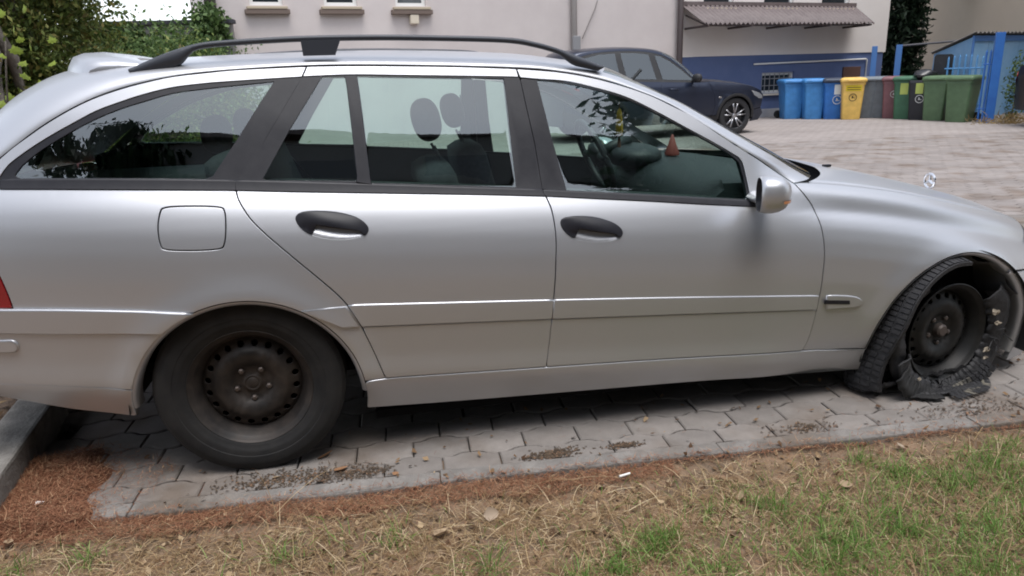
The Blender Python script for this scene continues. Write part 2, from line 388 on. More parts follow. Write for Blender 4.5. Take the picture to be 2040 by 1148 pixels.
# far end of the yard, where the stones are too small to tell apart
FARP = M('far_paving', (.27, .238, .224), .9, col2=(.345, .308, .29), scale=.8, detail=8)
def brick_far(m):
    t = m.node_tree; n = t.nodes; l = t.links; p = n['Principled BSDF']; src = p.inputs['Base Color'].links[0].from_socket
    tc = n.new('ShaderNodeTexCoord'); mp = n.new('ShaderNodeMapping'); mp.inputs['Rotation'].default_value = (0,0,-KA); l.new(tc.outputs['Object'], mp.inputs[0])
    b = n.new('ShaderNodeTexBrick'); b.inputs['Scale'].default_value = 1; b.inputs['Brick Width'].default_value = PL; b.inputs['Row Height'].default_value = PW; b.inputs['Mortar Size'].default_value = .006
    b.inputs['Color1'].default_value = (1,1,1,1); b.inputs['Color2'].default_value = (.9,.9,.9,1); b.inputs['Mortar'].default_value = (.55,.52,.5,1); l.new(mp.outputs[0], b.inputs['Vector'])
    mx = n.new('ShaderNodeMix'); mx.data_type = 'RGBA'; mx.blend_type = 'MULTIPLY'; mx.inputs[0].default_value = 1; l.new(src, mx.inputs[6]); l.new(b.outputs[0], mx.inputs[7]); l.new(mx.outputs[2], p.inputs['Base Color'])
brick_far(FARP)
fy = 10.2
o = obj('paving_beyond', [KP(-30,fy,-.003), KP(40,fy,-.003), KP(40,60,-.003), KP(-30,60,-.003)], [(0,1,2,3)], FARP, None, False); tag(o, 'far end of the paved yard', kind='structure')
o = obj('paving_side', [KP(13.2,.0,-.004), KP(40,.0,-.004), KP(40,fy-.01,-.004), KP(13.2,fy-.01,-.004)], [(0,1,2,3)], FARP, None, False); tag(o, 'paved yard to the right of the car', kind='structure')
# flush edging kerb in metre-long stones
KERBM = M('edging_concrete', (.16, .147, .135), .9, col2=(.25, .232, .214), scale=14, detail=9, bump=.35, bscale=140); tint_by_object(KERBM, .12)
kerb = obj('kerb', [KP(-1.75,-.078,-.05), KP(12,-.078,-.05), KP(12,-.002,-.05), KP(-1.75,-.002,-.05)], [(0,1,2,3)], SAND, None, False); tag(kerb, 'flush grey concrete edging between paving and grass', kind='structure')
for i in range(-2, 12):
    ln = .997; c = KP(i*1.0+.28, -.042, -.05)
    m_ = MB().box((0,0,0), (ln,.078,.11), 0, .006); o = m_.build('kerb_stone', KERBM, kerb); o.location = c+Vector((0,0,random.uniform(-.004,.003))); o.rotation_euler = (0,0,KA+random.uniform(-.004,.004))
# raised kerb at the end of the parking bay
EKM = M('weathered_kerb', (.11, .10, .09), .9, col2=(.23, .215, .195), scale=9, detail=8, bump=.5, bscale=70)
ek = obj('end_kerb', [(-1.1,-1.2,-.06),(-.85,-1.2,-.06),(-1.1,8,-.06),(-1.3,8,-.06)], [(0,1,2,3)], SAND, None, False); tag(ek, 'raised weathered kerb behind the estate car', kind='structure')
for i in range(6):
    o = MB().box((0,0,0), (.15,.995,.26), 0, .012).build('kerb_stone', EKM, ek); o.location = (-.895-.095*i*1.0-.0, -.62+i*.995, -.01); o.rotation_euler = (0,0,.095)
# soil strip in front of the kerb and bed behind the end kerb
def terrain(name, x0, x1, y0, y1, nx, ny, hf, mat):
    xs = np.linspace(x0, x1, nx); ys = np.linspace(y0, y1, ny); V = [(x, y, hf(x, y)) for y in ys for x in xs]
    F = [(j*nx+i, j*nx+i+1, (j+1)*nx+i+1, (j+1)*nx+i) for j in range(ny-1) for i in range(nx-1)]
    return obj(name, V, F, mat)
_ph = RNG.uniform(0, 6.28, (14, 2)); _fr = RNG.normal(0, 9, (14, 2))
def lump(x, y): return float(sum(math.sin(_fr[i, 0]*x+_fr[i, 1]*y+_ph[i, 0]) for i in range(14)))/14
def verge_z(x, y):
    d = (K0.y+math.tan(KA)*(x-K0.x)-.08)-y             # distance from the kerb's outer edge
    heap = .028*math.exp(-((x+.72)/.35)**2-((y+.98)/.16)**2)
    return -.022-.02*min(1, max(0, d)/.5)+.022*lump(x, y)+heap
LITTER = M('needle_covered_soil', (.24, .16, .10), .95, col2=(.15, .105, .07), scale=9, detail=9, bump=.8, bscale=110, stops=(.4, .62))
verge = terrain('verge', -6, 9, -7.5, -.9, 240, 120, lambda x, y: min(verge_z(x, y), -.012 if y > -1.02+math.tan(KA)*(x-K0.x)+0 else 9) if x > -.85 else verge_z(x, y)-.0, LITTER)
tag(verge, 'strip of soil, needles and grass in front of the car', kind='structure')
bed = terrain('planting_bed', -9, -.93, -1.1, 12, 60, 80, lambda x, y: .085+.03*lump(x*.6, y*.6)-.25*max(0, min(1, (x+1.02+.095*(y+.62))/.06)), SOIL)
tag(bed, 'raised bed of soil and leaf litter behind the end kerb', kind='structure')

# ------------------------------------------------------------------ the buildings at the back of the yard
TH = .2246; FB0 = Vector((11.378, 15.74, 0)); FD = Vector((math.cos(TH), math.sin(TH), 0)); FN = Vector((math.sin(TH), -math.cos(TH), 0))   # FN points out of the wall
def FP(a, z, out=0.0): return FB0+FD*a+FN*out+Vector((0,0,z))
PLASTER_L = M('pinkish_plaster', (.53, .475, .46), .92, col2=(.60, .545, .525), scale=.7, detail=8, bump=.15, bscale=60)
PLASTER_R = M('cream_plaster', (.66, .615, .585), .92, col2=(.72, .675, .645), scale=.5, detail=7, bump=.15, bscale=60)
BLUEWALL = M('blue_plinth_paint', (.075, .115, .245), .75, col2=(.10, .14, .28), scale=1.2, detail=8, bump=.15, bscale=40)
WHITEPVC = M('white_window_frame', (.72, .72, .70), .45)
SILLM = M('beige_sill', (.45, .38, .28), .7); SILLD = M('dark_sill_edge', (.16, .12, .10), .8)
DARKGL = M('dark_window_glass', (.02, .025, .03), .06, coat=.4)
PIPEM = M('grey_downpipe', (.22, .20, .19), .6); PIPEB = M('brown_downpipe', (.06, .045, .045), .6)
def wall_panel(name, a0, a1, z0, z1, holes, out, mat, parent, reveal=.16, FPf=None):
    P = FPf or FP
    oc = clean([(a0,z0),(a1,z0),(a1,z1),(a0,z1)]); V2, F = cdt(oc, [clean([(h[0],h[2]),(h[1],h[2]),(h[1],h[3]),(h[0],h[3])]) for h in holes], None)
    V = [P(a, z, out) for a, z in V2]; F = [tuple(f) for f in F]
    for h in holes:
        q = [(h[0],h[2]),(h[1],h[2]),(h[1],h[3]),(h[0],h[3])]; b = len(V); V += [P(a, z, out) for a, z in q]+[P(a, z, out-reveal) for a, z in q]
        F += [(b+i, b+(i+1) % 4, b+4+(i+1) % 4, b+4+i) for i in range(4)]
    # side and top returns
    b = len(V); q = [(a0,z0),(a1,z0),(a1,z1),(a0,z1)]; V += [P(a, z, out) for a, z in q]+[P(a, z, out-9) for a, z in q]
    F += [(b+1,b+5,b+6,b+2),(b+3,b+2,b+6,b+7),(b,b+3,b+7,b+4)]
    return obj(name, V, F, mat, parent, False)
def fbox(a, z, out, sa, sz, so, bev=0, P=None):
    return MB().box((P or FP)(a, z, out), (sa, so, sz), TH, bev)
house = empty('main_building', FP(-3, 0, 0)); tag(house, 'long cream plastered building with blue plinth and small windows', 'building')
class Rel:      # builds under the house in world coordinates
    pass
def under(par, o):
    o.matrix_parent_inverse = par.matrix_basis.inverted() if par.type == 'EMPTY' else Matrix.Identity(4); return o
bpy.context.view_layer.update()
LW = [(-13.24,-12.61),(-11.80,-11.12),(-10.31,-9.64)]; RW = [(-2.36,-1.40),(-.41,.62),(1.61,2.63)]
hl = [(a, b, 2.80, 3.95) for a, b in LW]; hr = [(a, b, 2.82, 4.1) for a, b in RW]
under(house, wall_panel('left_wall', -14.0, -3.10, -.2, 8, hl, 0, PLASTER_L, house))
under(house, wall_panel('right_wall', -3.09, 4.22, 1.63, 8, hr, .03, PLASTER_R, house))
bw_ = (-.30,.84,.63,1.17)
pl_ = under(house, wall_panel('plinth', -3.09, 4.16, -.2, 1.628, [bw_], .0, BLUEWALL, house))
under(house, fbox(.6, .05, .02, 7.5, .34, .05).build('plinth_base', M('grey_plinth_base', (.30, .31, .35), .9, col2=(.38, .38, .40), scale=3), house))
def window(a0, a1, z0, z1, out, par, sillm=True, bars=0):
    c = (a0+a1)/2; wd = a1-a0
    f_ = MB(); t = .07
    for a, z, sa, sz in ((a0+t/2, (z0+z1)/2, t, z1-z0), (a1-t/2, (z0+z1)/2, t, z1-z0), (c, z0+t/2, wd-2*t, t), (c, z1-t/2, wd-2*t, t)):
        f_.box(FP(a, z, out-.10), (sa, .06, sz), TH)
    w_ = under(house, f_.build('window', WHITEPVC, house))
    g_ = obj('pane', [FP(a0+t, z0+t, out-.11), FP(a1-t, z0+t, out-.11), FP(a1-t, z1-t, out-.11), FP(a0+t, z1-t, out-.11)], [(0,1,2,3)], DARKGL, w_, False)
    if sillm:
        MB().box(FP(c, z0-.05, out+.03), (wd+.14, .22, .05), TH, .008).build('sill', SILLM, w_)
        MB().box(FP(c, z0-.125, out+.05), (wd+.22, .16, .09), TH, .01).build('sill_ledge', SILLD, w_)
    for k in range(bars):
        a = a0+t+(wd-2*t)*(k+.5)/bars
        MB().tube([FP(a, z0+.03, out-.05), FP(a, z1-.03, out-.05)], .012, 6).build('bar', M('bar_grey', (.25,.25,.26), .5) if k == 0 else bpy.data.materials['bar_grey'], w_)
    if bars:
        for z in (z0+.2, z1-.16): MB().tube([FP(a0+.03, z, out-.05), FP(a1-.03, z, out-.05)], .012, 6).build('bar', bpy.data.materials['bar_grey'], w_)
    return w_
for a, b in LW: window(a, b, 2.80, 3.95, 0, house)
for a, b in RW: window(a, b, 2.82, 4.1, .03, house)
window(*bw_[:2], *bw_[2:], 0, house, False, 6)
under(house, fbox(.27, .60, .04, 1.2, .05, .1).build('window_ledge', M('pale_ledge', (.55,.52,.47), .8), house))
under(house, fbox(2.95, .86, .025, .66, .78, .05, .01).build('hatch', M('brown_hatch', (.09,.045,.035), .7), house))
wp = MB().tube([FP(-.63,1.40,.04), FP(1.0,1.42,.04), FP(3.45,1.45,.04), FP(3.50,1.43,.04), FP(3.50,.9,.04), FP(3.5,.1,.04)], .022, 8); under(house, wp.build('white_pipe', WHITEPVC, house, True))
under(house, MB().tube([FP(-6.08,8,.08), FP(-6.08,2.2,.08), FP(-6.08,0,.08)], .075, 10).build('downpipe', PIPEM, house, True))
under(house, fbox(-6.05, 2.0, .10, .20, .32, .14, .02).build('pipe_box', M('grey_box', (.25,.25,.26), .6), house))
under(house, MB().tube([FP(-3.10,8,.12), FP(-3.10,1.2,.12), FP(-3.10,0,.12)], .075, 10).build('downpipe', PIPEB, house, True))
under(house, MB().tube([FP(-13.97,8,.1), FP(-13.97,0,.1)], .11, 10).build('downpipe', PIPEB, house, True))
under(house, fbox(-9.94, 2.53, .06, .19, .19, .12, .02).build('wall_vent', M('cream_box', (.62,.55,.44), .6), house))
under(house, MB().tube([FP(-5.85,2.1,.05), FP(-5.5,2.75,.04), FP(-5.42,2.95,.03)], .012, 6).build('loose_cable', PIPEM, house))
# corrugated canopy on brackets
canopy = empty('door_canopy', FP(0,2.36,.9)); tag(canopy, 'brown corrugated canopy sloping out from the cream wall', 'canopy'); bpy.context.view_layer.update()
CANM = M('brown_corrugated_sheet', (.115, .088, .088), .6, col2=(.15, .12, .118), scale=4)
V = []; F = []; nC = 300
for i in range(nC+1):
    a = -3.02+(2.86+3.02)*i/nC; rip = .028*math.sin(2*math.pi*i/7.5)
    a2 = -3.0+(2.62+3.0)*i/nC
    V += [FP(a, 2.86+rip, .03), FP(a2, 2.365+rip, .95), FP(a2, 2.352+rip, .95), FP(a, 2.846+rip, .03)]
for i in range(nC): 
    b = 4*i; F += [(b,b+4,b+5,b+1),(b+1,b+5,b+6,b+2),(b+2,b+6,b+7,b+3)]
under(canopy, obj('corrugated_sheet', V, F, CANM, canopy))
under(canopy, fbox(-.1, 2.90, .04, 5.95, .09, .06).build('wall_flashing', CANM, canopy))
for a in (-2.9, -1.55, -.28, 1.05, 2.45):
    br = MB().tube([FP(a, 2.30, .05), FP(a, 2.315, .95)], .03, 6); under(canopy, br.build('bracket', PIPEB, canopy))
    br = MB().tube([FP(a, 2.32, .9), FP(a, 2.62, .06)], .02, 6); under(canopy, br.build('brace', PIPEB, canopy))
under(canopy, MB().tube([FP(-2.95,2.325,.90), FP(2.55,2.325,.90)], .028, 6).build('purlin', PIPEB, canopy))
# beige building on the right, running towards the viewer
RB0 = Vector((19.5, 21.5, 0)); RDIR = Vector((-.27, -.963, 0)).normalized(); RN = Vector((-.963, .27, 0)).normalized()
def RP(a, z, out=0.0): return RB0+RDIR*a+RN*out+Vector((0,0,z))
side_house = empty('beige_building', RB0); tag(side_house, 'plain beige building with narrow slot windows behind the blue shed', 'building'); bpy.context.view_layer.update()
slots = [(7.0,8.4,3.35,3.72),(9.2,10.6,3.35,3.72),(11.4,12.8,3.35,3.72)]
under(side_house, wall_panel('wall', -6, 22, -.2, 8, slots, 0, M('beige_plaster', (.50,.43,.345), .92, col2=(.56,.485,.395), scale=.5, detail=7), side_house, FPf=RP))
for s in slots:
    g_ = obj('pane', [RP(s[0],s[2],-.12), RP(s[1],s[2],-.12), RP(s[1],s[3],-.12), RP(s[0],s[3],-.12)], [(0,1,2,3)], DARKGL, side_house, False); under(side_house, g_)
    o = MB().box(RP((s[0]+s[1])/2, s[2]-.03, .05), (s[1]-s[0]+.2, .2, .06), math.atan2(RDIR.y, RDIR.x), .01).build('sill', M('grey_sill', (.25,.25,.25), .7), side_house); under(side_house, o)
# ------------------------------------------------------------------ the silver estate car
# side-view lines in metres: x forward from the rear axle, z above the paving
GUT=[(-0.671,1.111),(-0.633,1.141),(-0.593,1.168),(-0.533,1.207),(-0.461,1.247),(-0.388,1.280),(-0.304,1.307),(-0.228,1.325),(-0.147,1.340),(-0.043,1.349),(0.068,1.356),(0.281,1.360),(0.429,1.358),(0.600,1.352),(0.811,1.343),(1.009,1.331),(1.168,1.314),(1.295,1.289),(1.423,1.251),(1.513,1.217),(1.586,1.180),(1.647,1.148),(1.713,1.102),(1.776,1.056),(1.843,1.011),(1.917,0.964),(1.986,0.918),(2.042,0.878)]
BELTB=[(-0.671,1.020),(-0.493,1.012),(-0.226,0.997),(0.030,0.980),(0.233,0.963),(0.559,0.938),(0.833,0.917),(1.058,0.898),(1.264,0.876),(1.452,0.856),(1.644,0.834),(1.852,0.812)]
BELTT=[(-0.672,1.046),(-0.493,1.040),(-0.225,1.026),(0.032,1.008),(0.235,0.991),(0.562,0.962),(0.835,0.937),(1.048,0.918),(1.141,0.907),(1.268,0.894),(1.456,0.874),(1.649,0.852),(1.852,0.829)]
MOT=[(0.245,0.589),(0.362,0.584),(0.699,0.562),(1.062,0.538),(1.528,0.505),(2.091,0.461),(2.209,0.450),(2.265,0.439),(2.293,0.422)]
MOB=[(0.319,0.514),(0.405,0.508),(0.695,0.492),(1.058,0.472),(1.531,0.444),(2.097,0.409),(2.216,0.404),(2.276,0.405),(2.293,0.422)]
SILLT=[(0.393,0.305),(0.457,0.305),(0.687,0.296),(1.032,0.283),(1.545,0.262),(2.068,0.232),(2.188,0.220),(2.326,0.207)]
SILLB=[(0.386,0.179),(0.684,0.168),(1.257,0.154),(1.663,0.144),(2.014,0.125),(2.338,0.105)]
RGAP=[(0.030,0.979),(0.037,0.951),(0.054,0.918),(0.076,0.884),(0.115,0.840),(0.158,0.796),(0.215,0.738),(0.273,0.678),(0.324,0.621),(0.360,0.568),(0.388,0.508),(0.409,0.451),(0.432,0.381),(0.454,0.308)]
BGAP=[(1.058,0.898),(1.070,0.863),(1.076,0.817),(1.077,0.750),(1.072,0.681),(1.067,0.609),(1.060,0.536),(1.052,0.461),(1.043,0.373),(1.032,0.286)]
FGAP=[(2.042,0.878),(2.064,0.844),(2.093,0.798),(2.107,0.745),(2.114,0.682),(2.116,0.617),(2.113,0.549),(2.109,0.470),(2.100,0.388),(2.088,0.293),(2.068,0.233)]
BUMPT=[(-0.715,0.653),(-0.533,0.644),(-0.339,0.628),(-0.152,0.614)]
BUMP1=[(-0.733,0.579),(-0.489,0.564),(-0.255,0.547)]
BUMP2=[(-0.783,0.401),(-0.578,0.384),(-0.368,0.364)]
BUMPB=[(-0.796,0.359),(-0.707,0.328),(-0.572,0.288),(-0.388,0.249)]
DLOT=[(-0.672,1.055),(-0.645,1.089),(-0.582,1.133),(-0.513,1.173),(-0.445,1.208),(-0.378,1.241),(-0.310,1.264),(-0.243,1.284),(-0.152,1.304),(-0.060,1.313),(0.012,1.317),(0.188,1.323),(0.263,1.325)]
CGAP=[(0.280,1.359),(0.260,1.322),(0.187,1.213),(0.108,1.098),(0.030,0.980)]
BUP=[(1.009,1.331),(1.018,1.291),(1.028,1.187),(1.042,1.067),(1.058,0.898)]
FDT=[(1.018,1.299),(1.076,1.292),(1.188,1.280),(1.297,1.253),(1.406,1.218),(1.513,1.164),(1.618,1.104),(1.727,1.042),(1.794,1.001),(1.828,0.973),(1.838,0.912),(1.843,0.839),(1.857,0.828)]
QG=[(-0.630,1.057),(-0.607,1.086),(-0.560,1.122),(-0.507,1.154),(-0.438,1.191),(-0.369,1.223),(-0.300,1.248),(-0.231,1.267),(-0.147,1.288),(-0.062,1.297),(0.011,1.303),(0.171,1.314),(0.125,1.251),(0.038,1.128),(-0.039,1.025),(-0.061,1.018),(-0.612,1.046)]
RG1=[(0.327,1.323),(0.406,1.322),(0.410,1.294),(0.420,0.989),(0.413,0.984),(0.121,1.003),(0.115,1.010),(0.207,1.153)]
RG2=[(0.443,1.323),(0.958,1.298),(0.960,1.275),(0.957,0.932),(0.462,0.975),(0.457,0.991),(0.450,1.178)]
FG=[(1.083,1.287),(1.188,1.271),(1.297,1.244),(1.407,1.209),(1.514,1.155),(1.619,1.095),(1.728,1.033),(1.791,0.992),(1.818,0.966),(1.827,0.912),(1.832,0.839),(1.141,0.910),(1.109,1.089)]
RFT=[(0.280,1.358),(1.009,1.328),(1.014,1.300),(0.952,1.304),(0.597,1.320),(0.426,1.327),(0.263,1.326)]
FLAP=[(-0.182,0.942),(-0.104,0.941),(-0.025,0.933),(-0.007,0.919),(-0.006,0.869),(-0.015,0.820),(-0.034,0.806),(-0.114,0.807),(-0.191,0.816),(-0.205,0.834),(-0.208,0.883),(-0.199,0.928)]
H1=[(0.212,0.881),(0.229,0.898),(0.277,0.900),(0.341,0.892),(0.396,0.875),(0.427,0.854),(0.438,0.834),(0.427,0.819),(0.390,0.810),(0.334,0.811),(0.279,0.823),(0.233,0.847)]
H2=[(1.100,0.805),(1.113,0.821),(1.161,0.824),(1.225,0.816),(1.279,0.798),(1.310,0.779),(1.321,0.759),(1.307,0.745),(1.263,0.736),(1.207,0.738),(1.153,0.751),(1.115,0.776)]
BADGE=[(2.114,0.443),(2.233,0.432),(2.236,0.417),(2.116,0.428)]
def _tab(T, lo, hi, step, sig):
    z = np.arange(lo, hi+1e-9, step); a = np.array(T); v = np.interp(z, a[:, 0], a[:, 1]); q = int(4*sig/step)
    k = np.arange(-q, q+1)*step; g = np.exp(-.5*(k/sig)**2); g /= g.sum()
    return z, np.convolve(np.concatenate([np.full(q, v[0]), v, np.full(q, v[-1])]), g, 'valid')
DOORT = _tab([(-.3,.55),(.10,.745),(.15,.775),(.22,.806),(.29,.834),(.335,.850),(.37,.8515),(.42,.850),(.50,.857),(.60,.864),(.70,.865),(.78,.859),(.85,.844),(.91,.820),(.95,.798),(.985,.774),(1.01,.762),(1.2,.68),(1.43,.565),(1.6,.47),(1.8,.36)], -.3, 1.8, .002, .016)
FENDT = _tab([(-1.1,.62),(-.80,.762),(-.70,.815),(-.60,.842),(-.48,.858),(-.36,.866),(-.26,.862),(-.20,.850),(-.155,.834),(-.12,.812),(-.098,.790),(-.075,.782),(-.05,.775),(-.03,.765),(-.012,.745),(0,.715),(.05,.60)], -1.1, .05, .001, .009)
HOODX = np.array([1.9,2.1,2.3,2.465,2.687,2.878,3.01,3.18,3.3,3.5]); HOODZ = np.array([1.03,1.024,1.014,.996,.963,.928,.905,.868,.83,.75])
_hx = np.arange(1.9, 3.5001, .01); _hz = np.interp(_hx, HOODX, HOODZ); _kk = np.exp(-.5*(np.arange(-30, 31)/11.0)**2); _kk /= _kk.sum()
HOODZ = np.convolve(np.concatenate([_hz[0]+(_hz[1]-_hz[0])*np.arange(-30, 0), _hz, _hz[-1]+(_hz[-1]-_hz[-2])*np.arange(1, 31)]), _kk, 'valid'); HOODX = _hx
ARC = ((.003,.250,.383),(2.735,.190,.386)); KT = .07
def sst(a, b, x):
    t = np.clip((x-a)/(b-a), 0, 1); return t*t*(3-2*t)
def bw(x, z):
    """half-width of the estate's body at (x, z)"""
    x = np.asarray(x, float); z = np.asarray(z, float); zb = z+KT*x
    d = np.interp(zb, *DOORT); f = np.interp(zb-np.interp(x, HOODX, HOODZ), *FENDT); b = sst(1.85, 2.25, x)
    v = d*(1-b)+f*b-.055*(np.clip(-.1-x, 0, 2)/.6)**2-.25*(np.clip(x-2.5, 0, 2))**2.4
    for cx, cz, R in ARC: v = v+.014*np.exp(-((np.hypot(x-cx, z-cz)-R-.005)/.055)**2)*sst(.15, .35, z)
    return v
def hoodz(x): return float(np.interp(x, HOODX, HOODZ)-KT*x)
car = tag(empty('estate_car'), 'silver estate car with roof rails and a shredded front tyre', 'car')
ext = lambda L, x: (x, L[0][1]+(L[1][1]-L[0][1])/(L[1][0]-L[0][0])*(x-L[0][0]))
(RCX, RCZ, RCR), (FCX, FCZ, FCR) = ARC
def make_side(side):
    st = .022 if side < 0 else .07
    near = side < 0
    kw = dict(side=side)
    # --- rear quarter, from the bumper over the arch and up the D-pillar
    TAILX = [(-.675,.655),(-.683,.713),(-.70,.78),(-.74,.86),(-.80,.93),(-.87,.965)]
    g0 = [(-.87,.965),(-.78,1.022)]+GUT[:12]
    ra = arc(RCX, RCZ, RCR, 111, 8.3, 40)
    q = sm([(-.675,.651),(-.533,.644),(-.339,.628),(ra[0][0],ra[0][1])], .03)[:-1]+ra+[(.457,.305)]+sm(RGAP[::-1])[1:]+sm(BELTB[:4][::-1], .04)[1:]+[(-.69,1.021),(-.69,1.045)]+sm(DLOT, .025)+sm(g0, .025)[::-1]+sm(TAILX[::-1], .02)[1:-1]
    flap = smc(FLAP, .01)
    quarter = panel('quarter_panel', q, bw, SILVER, car, holes=[flap] if near else [], step=st, **kw)
    if near:
        panel('fuel_flap', flap, bw, SILVER, quarter, gap=.0035, step=.02, **kw)
        panel('flap_recess', flap, bw, GAPBLACK, quarter, gap=-.004, step=.03, off=-.014, lip=None, **kw)
    # --- doors
    def hole(Hp): return smc(Hp, .008)
    h1, h2 = hole(H1), hole(H2)
    rd = sm(RGAP)+sm(SILLT[1:4], .04)[1:]+sm(BGAP[::-1])[1:]+sm(BELTB[3:8][::-1], .04)[1:]
    rdoor = panel('rear_door', rd, bw, SILVER, car, holes=[h1] if near else [], step=st, **kw)
    fd = sm(BGAP)+sm(SILLT[3:6], .04)[1:]+sm(FGAP[::-1])[1:]+sm(GUT[15:][::-1], .025)[1:]+sm(FDT, .02)+sm(BELTB[7:][::-1], .04)
    fdoor = panel('front_door', fd, bw, SILVER, car, holes=[h2] if near else [], step=st, **kw)
    panel('window_frame', [(GUT[11][0],GUT[11][1])]+sm(GUT[11:16], .03)[1:]+[(1.014,1.300)]+sm([(1.014,1.300),(.952,1.304),(.597,1.320),(.426,1.327),(.263,1.326)], .03)[1:], bw, SILVER, rdoor, step=.03, **kw)
    if near:
        for dr, hp in ((rdoor, h1), (fdoor, h2)):
            c = np.array(hp).mean(0); ax = np.array(hp)
            La = (ax[:, 0].max()-ax[:, 0].min())/2
            scoop = lambda x, z, c=c, La=La: -.42*np.clip(z-(c[1]-(x-c[0])*.21-.037*np.sqrt(np.clip(1-((x-c[0])/La)**2, 0, 1))), 0, .013)
            panel('handle_recess', hp, bw, SILVER, dr, gap=-.002, step=.006, lip=None, off=-.001, dome=scoop, **kw)
            # grip: the oval without a slot in the lower middle
            lo, hi = ax.min(0), ax.max(0); L = hi[0]-lo[0]; sl = (hp[len(hp)//2][1]-hp[0][1])
            key = lambda f, g: (lo[0]+f*L, 0)
            # follow the outline; replace the lower middle by a raised edge
            out = []
            for a, b in clean(hp):
                f = (a-lo[0])/L; mid = c[1]-(f-.5)*.047-.003
                if b < mid and .20 < f < .95:
                    k = min(1, min((f-.20)/.07, (.95-f)/.07)); b = b+(mid-b)*max(0, k)
                out.append((a, b))
            grip = panel('door_handle', out, bw, BLACKTRIM, dr, gap=0, step=.012, lip=(.003, .006), depth=.004, off=.004,
                  dome=lambda x, z, c=c, L=L: .016*np.clip(1-((x-c[0])/(L*.5))**2, 0, 1)*np.clip(1-((z-c[1]+(x-c[0])*.29-.012)/.040)**2, 0, 1), **kw)
    # --- front wing
    fa = arc(FCX, FCZ, FCR, 177, 49, 40)
    hood_e = [(x, hoodz(x)) for x in np.linspace(2.07, 3.2, 30)]
    fw = sm(FGAP)+[(2.188,.220)]+fa+[(2.99,.474),(3.10,.462),(3.16,.456),(3.17,.52),(3.19,.60)]+[(3.2, hoodz(3.2))]+hood_e[::-1][1:]
    wing = panel('front_wing', fw, bw, SILVER, car, step=.013 if near else .07, **kw)
    # --- sill
    sl = sm(SILLT[:7], .05)+[fa[0]]+arc(FCX, FCZ, FCR, 178, 193, 5)+sm(SILLB[::-1][1:], .05)+arc(RCX, RCZ, RCR, -10, 7, 5)
    panel('sill', sl, bw, SILVER, car, step=.03, off=.006, gap=.0045, lip=(.004, .006), **kw)
    # --- rubbing strips (quarter, rear door, front door, wing)
    top = sm(MOT, .02); bot = sm(MOB, .02)
    def strip(name, xa, xb, par):
        t = [p for p in top if xa < p[0] < xb]; b = [p for p in bot if xa < p[0] < xb]
        panel(name, t+b[::-1], bw, SILVER, par, step=.02, off=.009, lip=(.005, .008), depth=.010, gap=.001, **kw)
    xr = lambda z: float(np.interp(z, [p[1] for p in RGAP[::-1]], [p[0] for p in RGAP[::-1]]))
    a0 = [p for p in arc(RCX, RCZ, RCR+.004, 60, 40, 8)]
    panel('rubbing_strip', a0[:1]+[(.345,.583),(xr(.583)-.004,.583),(xr(.507)-.003,.507),(.325,.512)], bw, SILVER, quarter, step=.02, off=.010, lip=(.006,.010), depth=.012, gap=.004, **kw)
    tq = lambda L, x: float(np.interp(x, [p[0] for p in L], [p[1] for p in L]))
    def strip2(par, xa, xb, ya, yb, **k2):      # xa/xb: top ends, ya/yb: bottom ends
        t = [(xa, tq(top, xa))]+[p for p in top if xa+.01 < p[0] < xb-.01]+[(xb, tq(top, xb))]; b = [(ya, tq(bot, ya))]+[p for p in bot if ya+.01 < p[0] < yb-.01]+[(yb, tq(bot, yb))]
        panel('rubbing_strip', t+b[::-1], bw, SILVER, par, step=.02, off=.009, lip=(.005,.008), depth=.010, gap=.001, **kw)
    strip2(fdoor, 1.0635, 2.1005, 1.0565, 2.0965); strip('rubbing_strip', 2.102, 2.32, wing)
    strip2(rdoor, xr(.583)+.004, 1.0575, xr(.508)+.004, 1.0505)
    # lower door skins with a small ledge under the strip
    def lower(par, xa, xb, ya, yb):
        t = [(xa, tq(bot, xa)-.006)]+[(p[0], p[1]-.006) for p in bot if xa+.01 < p[0] < xb-.01]+[(xb, tq(bot, xb)-.006)]; SL = sm(SILLT, .03)
        b = [(ya, tq(SL, ya)+.004)]+[(p[0], p[1]+.004) for p in SL if ya+.01 < p[0] < yb-.01]+[(yb, tq(SL, yb)+.004)]
        rq = [p for p in sm(RGAP) if b[0][1]+.01 < p[1] < t[0][1]-.01]; bq = [p for p in sm(BGAP) if b[0][1] < p[1] < t[0][1]-.01]; fq = [p for p in sm(FGAP) if b[-1][1]+.01 < p[1] < t[-1][1]-.01]
        lft = [(p[0]+.003, p[1]) for p in (rq if par is rdoor else bq)][::-1]; rgt = [(p[0]-.003, p[1]) for p in (bq if par is rdoor else fq)]
        rgt = [p for p in rgt if b[-1][1]+.01 < p[1] < t[-1][1]-.01]; lft = [p for p in lft if b[0][1]+.01 < p[1] < t[0][1]-.01]
        panel('lower_door_skin', t+rgt+b[::-1]+lft, bw, SILVER, par, step=.025, off=.004, lip=(.003,.0045), depth=.006, gap=.0005, **kw)
    lower(rdoor, xr(.50)+.004, 1.050, xr(.31)+.004, 1.029); lower(fdoor, 1.056, 2.096, 1.0355, 2.065)
    if near: panel('badge_bar', [(x_+.012*(x_ < 2.2), z_) for x_, z_ in BADGE], bw, BLACKTRIM, wing, step=.02, off=.0105, lip=(.001,.002), depth=.004, gap=0, **kw)
    # --- rear bumper: three moulded bands
    bt = lambda L: [ext(L, -.93)]+list(L)
    A1, A2 = arc(RCX, RCZ, RCR, 111, 128.5, 10), arc(RCX, RCZ, RCR, 129, 163, 14)
